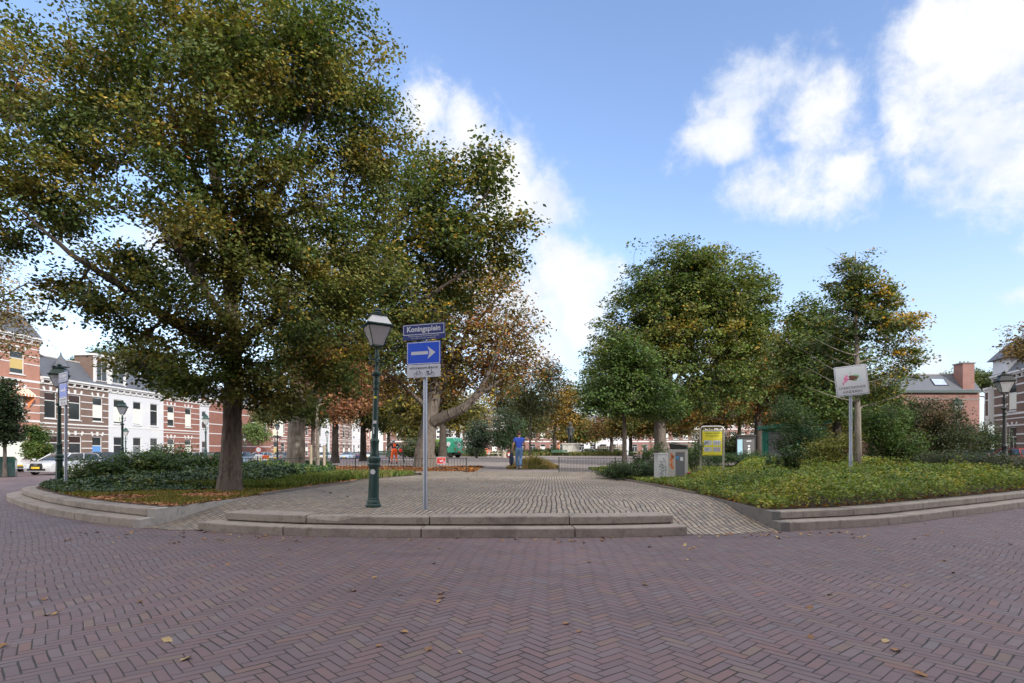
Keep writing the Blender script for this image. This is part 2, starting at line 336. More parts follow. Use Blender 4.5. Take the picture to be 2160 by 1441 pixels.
def slate():
    m, t, b = newmat('slate_roof'); x, y, z = t.sep(t.coord()); br = t.n.new('ShaderNodeTexBrick'); t.put(br.inputs['Vector'], t.comb(t.m('ADD', x, t.m('MULTIPLY', y, .3)), t.m('ADD', z, t.m('MULTIPLY', y, .4))))
    br.inputs['Color1'].default_value = (.075, .085, .11, 1); br.inputs['Color2'].default_value = (.055, .062, .08, 1); br.inputs['Mortar'].default_value = (.03, .033, .04, 1)
    br.inputs['Scale'].default_value = 1; br.inputs['Brick Width'].default_value = .3; br.inputs['Row Height'].default_value = .2; br.inputs['Mortar Size'].default_value = .012
    t.put(b.inputs['Base Color'], t.mix(t.noise(t.coord(), 1.5, 4), br.outputs[0], (.09, .10, .125))); b.inputs['Roughness'].default_value = .55; t.put(b.inputs['Normal'], t.bump(br.outputs[1], -.4, .02)); return m
M_slate = slate()
def glassmat(name, c, rough=.08):
    m, t, b = newmat(name); n = t.noise(t.coord(), .9, 3); t.put(b.inputs['Base Color'], t.mix(n, tuple(x*.6 for x in c), tuple(x*1.5 for x in c)))
    b.inputs['Roughness'].default_value = rough; b.inputs['Specular IOR Level'].default_value = .7; t.put(b.inputs['Normal'], t.bump(t.noise(t.coord(), 1.4, 1), .03, .02)); return m
M_glass = glassmat('window_glass', (.025, .03, .035)); M_carglass = glassmat('car_glass', (.02, .025, .03), .04)
M_blind = mat('pale_blind', (.55, .57, .53), .8, var=.06); M_yblind = mat('ochre_blind', (.42, .32, .13), .8, var=.1); M_stain = mat('stained_glass', (.035, .02, .02), .25, var=.5, scale=9)
M_green = mat('lamp_post_green', (.012, .045, .042), .38, var=.25, scale=14, bump=.2, dirt=(.02, .05, .045)); M_black = mat('black_iron', (.016, .019, .022), .45, var=.25, scale=10, bump=.15)
M_steel = mat('galvanised_steel', (.30, .34, .42), .42, .55, var=.15, scale=18, bump=.1, dirt=(.30, .33, .38)); M_inox = mat('brushed_steel', (.55, .54, .52), .32, .9, var=.08, scale=20, bump=.05)
M_frost = None
def frosted():
    m, t, b = newmat('frosted_lamp_glass'); t.put(b.inputs['Base Color'], t.mix(t.noise(t.coord(), 5, 4), (.42, .43, .46), (.62, .62, .64))); b.inputs['Roughness'].default_value = .25
    b.inputs['Transmission Weight'].default_value = .35; return m
M_frost = frosted(); M_copper = mat('lamp_roof_white', (.62, .64, .66), .5, var=.1, scale=8)
M_blue = mat('sign_blue', (.008, .075, .62), .35, var=.05, scale=4, bump=.02); M_navy = mat('sign_navy', (.012, .03, .18), .35, var=.06, scale=4, bump=.02)
M_swhite = mat('sign_white', (.50, .54, .64), .4, var=.05, scale=5, bump=.02); M_sblack = mat('sign_black', (.012, .012, .014), .5, var=.1); M_syellow = mat('sign_yellow', (.74, .66, .06), .45, var=.05, bump=.02)
M_sred = mat('sign_red', (.36, .03, .022), .45, var=.06, bump=.02); M_sticker = mat('white_sticker', (.6, .63, .66), .5, var=.1); M_rubber = mat('rubber', (.015, .015, .016), .85, var=.2)
M_orange = mat('hi_vis_orange', (.85, .12, .02), .6, var=.12, bump=.1); M_skin = mat('skin', (.50, .27, .19), .55, var=.08, scale=20, bump=.03); M_wood = mat('weathered_wood', (.30, .25, .19), .8, var=.25, scale=9)
M_grey = mat('grey_cabinet', (.44, .46, .50), .55, var=.08, scale=6, dirt=(.24, .25, .27)); M_dgrey = mat('dark_grey_panel', (.12, .13, .15), .5, var=.1)
M_bench = mat('bench_green', (.03, .09, .06), .55, var=.2)
# ------------------------------------------------------------------ ground
def sheet(name, f, x0, x1, y0, y1, nx, ny, material, keep=None, kind='structure', xs=None, ys=None):
    xs = np.linspace(x0, x1, nx+1) if xs is None else np.array(xs); ys = np.linspace(y0, y1, ny+1) if ys is None else np.array(ys)
    nx, ny = len(xs)-1, len(ys)-1
    X, Y = np.meshgrid(xs, ys); Z = f(X, Y)
    Vt = np.stack([X.ravel(), Y.ravel(), Z.ravel()], 1); i, j = np.meshgrid(np.arange(nx), np.arange(ny)); a = (j*(nx+1)+i).ravel()
    Fc = np.stack([a, a+1, a+nx+2, a+nx+1], 1)
    if keep is not None: c = Vt[Fc].mean(1); Fc = Fc[keep(c[:, 0], c[:, 1])]
    o = npmesh(name, Vt, 4, material, faces=Fc, smooth=True); o['kind'] = kind; return o
def smooth(v): v = np.clip(v, 0, 1); return v*v*(3-2*v)
def road_z(X, Y): return -.28*smooth((-14-np.asarray(X))/12)+.0*np.asarray(Y)
axs = sorted(set([-900, -400, -200, -120, -80, -60]+list(range(-50, 51, 2))+[60, 80, 120, 200, 400, 900]))
ays = sorted(set([-300, -100, -60, -40]+list(range(-30, 61, 3))+[70, 90, 120, 180, 300, 600, 1500]))
sheet('road', road_z, 0, 0, 0, 0, 0, 0, M_road, xs=axs, ys=ays)
ZT = .26; RISE = .13
def px0(px, py, z=0.0): d = gd(py, z); return (gx(px, d), d)
def spline(pts, n=8):
    P = [np.array(p, float) for p in pts]; P = [2*P[0]-P[1]]+P+[2*P[-1]-P[-2]]; out = []
    for i in range(1, len(P)-2):
        for k in range(n):
            s = k/n; a, b, c, d = P[i-1:i+3]; out.append(.5*((2*b)+(-a+c)*s+(2*a-5*b+4*c-d)*s*s+(-a+3*b-3*c+d)*s**3))
    out.append(P[-2]); return np.array(out)
CEN = spline([px0(*p) for p in [(416, 1119), (520, 1126), (640, 1131), (780, 1133.5), (930, 1134.5), (1080, 1134.5), (1210, 1134), (1330, 1132.5), (1450, 1129)]])
LEF = spline([(-5.86, 8.95), px0(190, 1101), px0(100, 1085), px0(40, 1068), (-13.1, 14.8), (-13.75, 17.2), (-13.7, 20.2), (-13.2, 24.5), (-12.7, 30), (-12.3, 40), (-12.2, 50)])
RIG = spline([(4.06, 8.57), px0(1865, 1108.5), px0(2008, 1091), px0(2160, 1070.5), (13.8, 14.2), (17.0, 17.8), (20.0, 21.8), (22.0, 26.5), (22.8, 34), (23, 50)])
def offset(P, o):
    T = np.gradient(P, axis=0); T /= np.linalg.norm(T, axis=1)[:, None]; N = np.stack([-T[:, 1], T[:, 0]], 1)
    return P+N*o
def inward(P):    # sign so that the offset points to the plaza
    return 1 if offset(P, 1)[len(P)//2][1] > P[len(P)//2][1] else -1
def arclen(P): return np.concatenate([[0], np.cumsum(np.linalg.norm(np.diff(P, axis=0), axis=1))])
def sub(P, a, b, n=10):
    L = arclen(P); s = np.linspace(a, b, n); return np.stack([np.interp(s, L, P[:, 0]), np.interp(s, L, P[:, 1])], 1)
def normals(P, e0=None):
    T = np.gradient(P, axis=0); T /= np.linalg.norm(T, axis=1)[:, None]; N = np.stack([-T[:, 1], T[:, 0]], 1)*inward(P)
    if e0 is not None:       # the end runs square with the side wall
        w_ = np.clip(1-arclen(P)/1.6, 0, 1)[:, None]; N = N*(1-w_)+np.array(e0)*w_; N /= np.linalg.norm(N, axis=1)[:, None]
    return N
def slab(P, N, o0, o1, z0, z1, parent, material, chip=False, lip=.0):
    c = .012; A = MB(); prof = [(o0+.035, z0), (o0+.035, z0+.014), (o0, z0+.022), (o0, z1-c*1.4), (o0+c*.5, z1-c*.4), (o0+c*1.6, z1), (o1, z1), (o1, z0)]
    n = len(P); vs = []
    for (o, z) in prof:
        Q = P+N*o; zz = np.full(n, z)
        vs.append(np.stack([Q[:, 0], Q[:, 1], zz], 1))
    m = len(prof); vs = np.array(vs)
    if chip:     # broken nosing
        for i in range(n):
            if i < n*.34: a = .02+.035*abs(math.sin(i*2.3)); vs[4, i, 2] -= a*.6; vs[5, i, 2] -= .006; vs[3, i, 2] -= a; d = (vs[6, i]-vs[0, i]); vs[5, i, :2] += d[:2]*a*1.2; vs[4, i, :2] += d[:2]*a*.8
    pts = vs.reshape(-1, 3); fs = [(i*n+k, i*n+k+1, ((i+1) % m)*n+k+1, ((i+1) % m)*n+k) for i in range(m) for k in range(n-1)]
    fs += [tuple(i*n for i in range(m)), tuple(i*n+n-1 for i in range(m))[::-1]]
    A.add([tuple(p) for p in pts], fs); return A.build('step_slab', material, parent)
def steps(P, label, lowcuts, upcuts, base, material=M_stone, e0=None):
    t_ = thing('stone_steps', label, 'steps', base, 0); L = arclen(P)[-1]; NN = normals(P, e0); off = np.array([base[0], base[1]])
    for cuts, o0, o1, z0, z1 in ((lowcuts, 0, .36, -.02 if P is CEN or P is RIG else -.3, RISE), (upcuts, .30, .72, RISE+.001, ZT+.003)):
        for i in range(len(cuts)-1):
            a, b = cuts[i]*L+.009, cuts[i+1]*L-.009; n = max(6, int((b-a)/.25)); Q = sub(P, a, b, n+1); s_ = np.linspace(a, b, n+1); LL_ = arclen(P); Nn = np.stack([np.interp(s_, LL_, NN[:, 0]), np.interp(s_, LL_, NN[:, 1])], 1)
            o = slab(Q-off, Nn, o0+random.uniform(-.004, .004), o1, z0, z1+random.uniform(-.004, .003), t_, material, chip=(P is CEN and z0 > .1 and i == 1))
    return t_
def fr(P, px):   # fraction of arc length where the curve crosses an image column
    x = 1080+F*P[:, 0]/P[:, 1]; L = arclen(P); s = np.interp(px, x, L) if x[0] < x[-1] else np.interp(px, x[::-1], L[::-1]); return s/L[-1]
steps(CEN, 'central curved stone steps with a chipped nosing, below the main lamp post and sign', [0, fr(CEN, 597), fr(CEN, 888), fr(CEN, 1213), 1], [fr(CEN, 440), fr(CEN, 621), fr(CEN, 898), fr(CEN, 1208), fr(CEN, 1441)], (-1, 8.1, 0))
LL = arclen(LEF)[-1]
steps(LEF, 'curved stone steps round the leaf-covered bed of the big tree, left side', [0]+[k*2.2/LL for k in range(1, int(LL/2.2))]+[1], [.0]+[(k*2.2-.9)/LL for k in range(1, int(LL/2.2))]+[1], (-9, 11, 0), e0=(.136, .99))
RL = arclen(RIG)[-1]
steps(RIG, 'curved stone steps in front of the yellow-green shrub bed, right side', [0]+[k*2.25/RL for k in range(1, int(RL/2.25))]+[1], [.0]+[(k*2.25-.45)/RL for k in range(1, int(RL/2.25))]+[1], (8, 10, 0), e0=(0, 1))
# wedge walls beside the two ramps
def wedge(label, a, b, material, th):
    o = MB(); a = V(*a, 0); b = V(*b, 0); d = (b-a).normalized(); n = V(-d.y, d.x, 0)*th
    L = (b-a).length; pr = [(0, -.1), (0, RISE+.004), (.30, RISE+.004), (.30, ZT+.008), (L, ZT+.008), (L, -.1)]; k = len(pr)
    o.add([a+d*s+V(0, 0, z) for s, z in pr]+[a+d*s+n+V(0, 0, z) for s, z in pr], [tuple(range(k)), tuple(range(2*k-1, k-1, -1))]+[(i, (i+1) % k, k+(i+1) % k, k+i) for i in range(k)])
    return tag(o.build('retaining_wall', material), label, 'wall')
wedge('low pale concrete wall between the left ramp and the leaf-strewn bed', (-5.84, 8.94), (-5.36, 12.2), M_conc, .14)
wedge('low dark concrete wall between the right ramp and the shrub bed', (4.045, 8.56), (4.06, 12.6), M_dconc, -.14)
# terrace between the beds
cx_, cy_ = CEN[:, 0], CEN[:, 1]
def yfront(X): return np.interp(X, np.concatenate([[-6.2, -5.0], cx_, [3.0, 4.2]]), np.concatenate([[9.1, 8.68], cy_, [8.25, 8.62]]))
def terr_z(X, Y):
    td = smooth((Y-yfront(X)-.02)/3.1); tl = np.minimum(smooth((X+4.82)/.75), smooth((2.56-X)/.75)); return .006+(ZT-.006)*np.maximum(td, tl)+.008*np.sin(X*1.3+Y*.7)*(Y > 10)
LB = np.array([(-5.80, 8.9), (-5.36, 12.2), (-5.25, 14.6), (-4.75, 18.4), (-4.0, 20.5), (-3.4, 21.9)]); RB = np.array([(4.05, 8.6), (4.06, 12.6), (3.95, 15.7), (3.75, 19), (3.6, 21.9)])
def keep_t(x, y):
    xl = np.interp(y, LB[:, 1], LB[:, 0])-np.where(y > 12, .4, .08); xr = np.interp(y, RB[:, 1], RB[:, 0])+np.where(y > 12.4, .4, .08)
    mid = (x > -4.74) & (x < 2.47); return (x > xl) & (x < xr) & (y > yfront(x)+np.where(mid, .55, -.02)) & (y < 21.95)
sheet('terrace_paving', terr_z, -6.3, 4.3, 8.0, 22.0, 106, 140, M_terr, keep_t)
# plaza of fine gravel, rising gently
def plaza_z(X, Y): return np.interp(Y, [0, 30, 80, 110, 400], [.34, .38, .58, .66, .7])
def in_ring(x, y, m=.5):
    xl = np.interp(y, LEF[:, 1], LEF[:, 0])+m; xr = np.interp(y, RIG[:, 1], RIG[:, 0])-m; return (x > xl) & (x < xr)
sheet('gravel_plaza', plaza_z, -17, 17, 22, 110, 68, 88, M_gravel, lambda x, y: in_ring(x, y, .45))
sheet('far_lawn', lambda X, Y: plaza_z(X, Y)+.05, -16, 17, 84, 110, 10, 10, M_lawn)
k = MB(); k.bb(-3.5, 3.7, 21.9, 22.06, 0, .41); tag(k.build('kerb', M_kerb), 'low stone kerb across the opening between the two railings', 'kerb')
k = MB(); k.bb(-9, -1.9, 22.06, 22.25, 0, .44); tag(k.build('kerb', M_kerb), 'stone kerb under the railing with the red dog sign', 'kerb')
def edging(P, label):
    e = MB(); L = []
    for i in range(len(P)-1):
        a, b = V(*P[i], 0), V(*P[i+1], 0); d = (b-a).normalized(); n = V(-d.y, d.x, 0)*.04; e.add([p+V(0, 0, z) for z in (.1, ZT+.05) for p in (a-n, b-n, b+n, a+n)], [(0, 1, 2, 3), (4, 5, 6, 7), (0, 1, 5, 4), (1, 2, 6, 5), (2, 3, 7, 6), (3, 0, 4, 7)])
    tag(e.build('kerb', M_kerb), label, 'kerb')
edging(spline(LB[1:], 6), 'thin stone edging between the terrace and the left grass strip'); edging(spline(RB[1:], 6), 'thin stone edging between the terrace and the right shrub bed')
# beds
def bed_keep(side):
    def f(x, y):
        if side < 0: return (x > np.interp(y, LEF[:, 1], LEF[:, 0])+.5) & (x < np.interp(y, LB[:, 1], LB[:, 0])-.05) & (y > np.interp(x, LEF[:, 0][::-1][-30:], LEF[:, 1][::-1][-30:])+.5)
        return (x < np.interp(y, RIG[:, 1], RIG[:, 0])-.5) & (x > np.interp(y, RB[:, 1], RB[:, 0])+.05) & (y > np.interp(x, RIG[:, 0], RIG[:, 1])+.5)
    return f
def bed_z(X, Y): return ZT+.009+.05*smooth((Y-12)/6)+.015*np.sin(X*2.1)*np.sin(Y*1.7)*smooth((Y-13)/4)
def inpoly(x, y, P):
    r = np.zeros(len(x), bool); n = len(P)
    for i in range(n):
        x0, y0 = P[i]; x1, y1 = P[(i+1) % n]
        if y0 == y1: continue
        r ^= ((y0 > y) != (y1 > y)) & (x < (x1-x0)*(y-y0)/(y1-y0)+x0)
    return r
def dcurve(x, y, P):
    d = np.full(len(x), 1e9)
    for i in range(len(P)-1):
        a, b = P[i], P[i+1]; ab = b-a; s = np.clip(((x-a[0])*ab[0]+(y-a[1])*ab[1])/(ab@ab), 0, 1); d = np.minimum(d, np.hypot(x-a[0]-s*ab[0], y-a[1]-s*ab[1]))
    return d
BEDP = {-1: np.concatenate([LEF[::-1], LB, [(-3.0, 21.9), (-3.0, 50)]]), 1: np.concatenate([RIG[::-1], RB, [(3.6, 50)]])}
def inbed(side, x, y, m=0.0):
    P = LEF if side < 0 else RIG; B = LB if side < 0 else RB
    return inpoly(x, y, BEDP[side]) & (dcurve(x, y, P) > .66+m) & (dcurve(x, y, B) > .10+m)
sheet('bed_soil', bed_z, -17, -3, 8.8, 34, 230, 400, M_soil, lambda x, y: inbed(-1, x, y, -.07) & ((y < 22) | (x < -8)))
sheet('bed_soil', bed_z, 3.3, 22.6, 8.8, 34, 310, 400, M_soil, lambda x, y: inbed(1, x, y, -.07))
# pavements with kerbs along the two rows of houses
def strip(name, x0, x1, y0, y1, z, material, kerbx, klabel):
    o = MB(); o.bb(x0, x1, y0, y1, z-.5, z); q = o.build(name, material); q['kind'] = 'structure'
    o = MB(); o.bb(kerbx-.08, kerbx+.08, y0, y1, z-.5, z+.006); tag(o.build('kerb', M_kerb), klabel, 'kerb')
strip('pavement', -44, -37.6, 20, 150, -.15, M_pave, -37.5, 'long straight kerb of the pavement before the left row of houses')
strip('pavement', 40.6, 48, 20, 150, .1, M_pave, 40.5, 'long straight kerb of the pavement before the right row of houses')

# ------------------------------------------------------------------ foliage scatter
def leaves(C, size, pal_cols, updir=.55, fold=False, jit=.35, out=None, rng=RNG):
    """C (N,3) centres, pal_cols (N,3) -> vertex array (quads) + colours"""
    n = len(C); N = rng.normal(size=(n, 3)); N[:, 2] = np.abs(N[:, 2])+updir*1.5
    if out is not None: N += out*1.2
    N /= np.linalg.norm(N, axis=1)[:, None]; A = rng.normal(size=(n, 3)); A[:, 2] -= .5; A -= N*(A*N).sum(1)[:, None]; A /= np.linalg.norm(A, axis=1)[:, None]; B = np.cross(N, A)
    s = (np.asarray(size)*(1+jit*rng.uniform(-1, 1, n)))[:, None]
    if not fold:
        P = [C-A*s*.5, C+B*s*.36-A*s*.08, C+A*s*.55, C-B*s*.36-A*s*.08]; k = 4
    else:
        dn = -N*s*.12
        P = [C-A*s*.5, C+B*s*.40-A*s*.22+dn, C+B*s*.30+A*s*.22+dn, C+A*s*.6, C-B*s*.30+A*s*.22+dn, C-B*s*.40-A*s*.22+dn]; k = 6
    Vt = np.stack(P, 1).reshape(-1, 3)
    return Vt, np.repeat(pal_cols, k, 0), k
def palette(n, P, cols, weights, f=.8, seed=1, rng=RNG, leafvar=.22, mixing=.25):
    """colour per leaf: patches through smooth noise, plus random leaves"""
    cols = np.array(cols); w_ = np.cumsum(np.array(weights, float)/sum(weights))
    u = .5+.5*np.clip(snoise(P, f, seed)*1.35, -1, 1); r = rng.uniform(size=n); u = np.where(rng.uniform(size=n) < mixing, r, u)
    idx = np.clip(np.searchsorted(w_, u), 0, len(cols)-1); c = cols[idx]
    return np.clip(c*(1+leafvar*rng.normal(size=(n, 1)))*(1+.06*rng.normal(size=(n, 3))), .004, .9)
G1 = (.055, .085, .022); G2 = (.038, .062, .018); G3 = (.085, .105, .028); OL = (.12, .115, .03); YE = (.34, .23, .03); OR = (.33, .14, .03); BR = (.17, .075, .035); DG = (.022, .042, .018); BG = (.05, .085, .055)
def cover(name, side, n, hfn, size, cols, weights, label, cat, seed=3, zone=None, material=None, under=.5, x=None, y=None, up=.5, edge=0.0):
    rng = np.random.default_rng(seed)
    if x is None:
        m = int(n*5.0); x = rng.uniform(-17, -3, m) if side < 0 else rng.uniform(3.3, 22, m); y = 8.8+25*rng.uniform(size=m)**1.25
        k = inbed(side, x, y, edge)
        if zone is not None: k &= zone(x, y)
        x, y = x[k][:n], y[k][:n]
    P = np.stack([x, y, x*0], 1); h = hfn(x, y, P); z = bed_z(x, y)+h*(1-under*rng.uniform(size=len(x))**2)
    C = np.stack([x, y, z], 1); sz = size*(.75+.022*y); c = palette(len(x), C, cols, weights, 1.1, seed, rng)
    Vt, cc, k = leaves(C, sz, c, up, rng=rng); o = npmesh(name, Vt, k, material or M_leaf, cols=cc)
    o['kind'] = 'stuff'; o['label'] = label; o['category'] = cat; return o
def mound(base, amp, f, seed, lo=.06):
    return lambda x, y, P: np.maximum(lo, base*(1+amp*snoise(P, f, seed))+.05*snoise(P, f*4, seed+9))
# right bed: low yellow-green shrubs
def rz(x, y): return dcurve(x, y, RIG)
def rb_h(x, y, P):
    e = smooth((rz(x, y)-.3)/.7); xr = smooth((x-np.interp(y, RB[:, 1], RB[:, 0])-.2)/.9); return np.maximum(.05, (.44+.17*snoise(P, 1.2, 4)+.13*snoise(P, 4.0, 8)+.35*np.maximum(0, snoise(P, 2.6, 77)-.45))*(1-.75*smooth((y-15)/1.5)*smooth((.415-x/y)/.03))*(.55+.45*e)*(.35+.65*xr)+.006*(y-10))
cover('ground_cover_shrubs', 1, 190000, rb_h, .055, [(.17, .19, .05), (.30, .29, .06), (.18, .24, .055), (.13, .19, .05), (.07, .12, .035), (.40, .29, .07)], [3, 3, 4, 4, 3, .6],
      'low yellow-green ground-cover shrubs filling the right bed behind the curved steps', 'shrubs', 21, under=.85, edge=-.14, zone=lambda x, y: y < 27)
cover('fallen_leaf_litter', 1, 9000, lambda x, y, P: .01+0*x, .07, [BR, OR, YE, (.10, .05, .03)], [4, 4, 1, 3], 'brown and orange leaves lying along the edge of the right shrub bed', 'fallen leaves', 5,
      zone=lambda x, y: (rz(x, y) < .9) | (x-np.interp(y, RB[:, 1], RB[:, 0]) < .8), material=M_dry, up=1.6)
# left bed: leaf litter in front, ivy behind, grass between
def lz(x, y): return dcurve(x, y, LEF)
def ivyline(x): return np.interp(x, [-16, -12, -9.5, -7.5, -6.2, -5.2, -4.4], [12, 11.9, 12.9, 13.8, 15.0, 17.0, 19])
cover('fallen_leaf_litter', -1, 42000, lambda x, y, P: .012+0*x, .075, [(.42, .22, .10), (.46, .23, .13), (.27, .14, .08), (.36, .19, .10), (.40, .30, .12)], [4, 5, 3, 4, 1], 'orange-brown leaf litter under the big tree in the left bed', 'fallen leaves', 6,
      zone=lambda x, y: (y < ivyline(x)+.4) & (np.sin(x*2.1+y)*.3+np.random.default_rng(2).uniform(size=len(x)) < .9), material=M_dry, up=1.6)
cover('ivy_bed', -1, 100000, lambda x, y, P: np.maximum(.05, (.33+.24*snoise(P, .9, 14)+.09*snoise(P, 5, 3))*smooth((y-ivyline(x)+.4)/2.6)*(.25+.75*smooth((lz(x, y)-.6)/1.6))*(.6+.4*smooth((-5.6-x)/1.5))), .06,
      [(.05, .10, .04), (.035, .07, .03), (.085, .14, .04), (.05, .10, .06), (.14, .18, .045), (.10, .15, .04)], [4, 3, 4, 3, 2, 2], 'dark green ivy and low evergreen cover filling the left bed', 'ground cover', 8,
      zone=lambda x, y: (y > ivyline(x)-.2) & ((y < 27) & ((y < 21.5) | (x < -8.5))) & ~((x > -6.6) & (y > 14)), material=M_gloss)
def grass(name, n, zone, label, hgt, cols, seed, xr, yr, zf=bed_z, wd=.010):
    rng = np.random.default_rng(seed); m = n*4; x = rng.uniform(*xr, m); y = rng.uniform(*yr, m); k = zone(x, y); x, y = x[k][:n], y[k][:n]; n = len(x)
    B = np.stack([x, y, zf(x, y)], 1); a = rng.uniform(0, 2*PI, n); L = rng.normal(size=(n, 2))*.35; h = (hgt(B) if callable(hgt) else hgt)*(.6+.7*rng.uniform(size=n))*(1+.3*snoise(B, 1.5, seed))
    w_ = (wd*(.5+y*.07))[:, None]; D = np.stack([np.cos(a), np.sin(a), a*0], 1)*w_
    T = B+np.stack([L[:, 0]*h, L[:, 1]*h, h], 1); Mi = B+np.stack([L[:, 0]*h*.35, L[:, 1]*h*.35, h*.6], 1)
    Vt = np.stack([B-D, B+D, Mi+D*.7, T, Mi-D*.7], 1).reshape(-1, 3); c = palette(n, B, cols, [1]*len(cols), 1.2, seed, rng)
    o = npmesh(name, Vt, 5, M_leaf, cols=np.repeat(c, 5, 0)); o['kind'] = 'stuff'; o['label'] = label; o['category'] = 'grass'; return o
grass('grass', 26000, lambda x, y: inbed(-1, x, y, .05) & (y > 14) & (x > -9), 'long green grass strip at the right end of the left bed', .17, [(.10, .15, .03), (.13, .17, .04), (.08, .12, .03), (.18, .17, .06)], 3, (-9, -3.6), (14, 21.7))
grass('grass', 12000, lambda x, y: inbed(-1, x, y, .0) & (y < ivyline(x)+.3) & (np.sin(x*2.2)*np.cos(y*2.6+x) > -.1), 'thin yellowing grass among fallen leaves at the edge of the left bed', .055, [(.16, .15, .035), (.12, .14, .03), (.24, .17, .05)], 4, (-16, -4.5), (9, 15))
grass('grass', 15000, lambda x, y: np.hypot((x-1.0)/1.25, (y-27.4)/.75) < 1, 'clump of tall dry grass on the gravel beside the walking man', lambda B: .5*np.clip(1.15-np.hypot((B[:, 0]-1.0)/1.4, (B[:, 1]-27.4)/.9), .25, 1), [(.56, .44, .22), (.46, .36, .18), (.60, .48, .25), (.26, .27, .10)], 5, (-.4, 2.4), (26.4, 28.4), zf=plaza_z, wd=.005)
grass('grass', 9000, lambda x, y: y > 84, 'strip of rough grass at the far side of the gravel square', .45, [(.10, .11, .03), (.15, .14, .05), (.08, .10, .03)], 6, (-14, 16), (84, 88), zf=lambda x, y: plaza_z(x, y)+.05, wd=.02)
cover('fallen_leaf_litter', 0, 0, lambda x, y, P: .0*x+.0, .10, [OR, BR, (.30, .12, .05)], [3, 3, 2], 'reddish leaves scattered on the gravel behind the left railing', 'fallen leaves', 31, x=(lambda r: r.uniform(-15, -1.5, 9000))(np.random.default_rng(1)),
      y=(lambda r: 22.3+9*r.uniform(size=9000)**1.5)(np.random.default_rng(2)), material=M_dry, up=1.6).location.z = .10
# ------------------------------------------------------------------ trees
def frusta(A, B, ra, rb, n):
    D = B-A; L = np.linalg.norm(D, axis=1)[:, None]; D = D/np.maximum(L, 1e-6); ref = np.where(np.abs(D[:, 2:3]) > .9, [[1., 0, 0]], [[0, 0, 1.]])
    U = np.cross(D, ref); U /= np.linalg.norm(U, axis=1)[:, None]; W = np.cross(D, U); out = []
    for k in range(n):
        a0, a1 = 2*PI*k/n, 2*PI*(k+1)/n; f = lambda P, r, a: P+(U*math.cos(a)+W*math.sin(a))*r[:, None]
        out.append(np.stack([f(A, ra, a0), f(A, ra, a1), f(B, rb, a1), f(B, rb, a0)], 1))
    return np.concatenate(out).reshape(-1, 3)
def smooth_path(pts, n=6):
    P = [np.array(p, float) for p in pts]
    if len(P) == 2: return [P[0]+(P[1]-P[0])*k/n for k in range(n+1)]
    return list(spline(P, n))
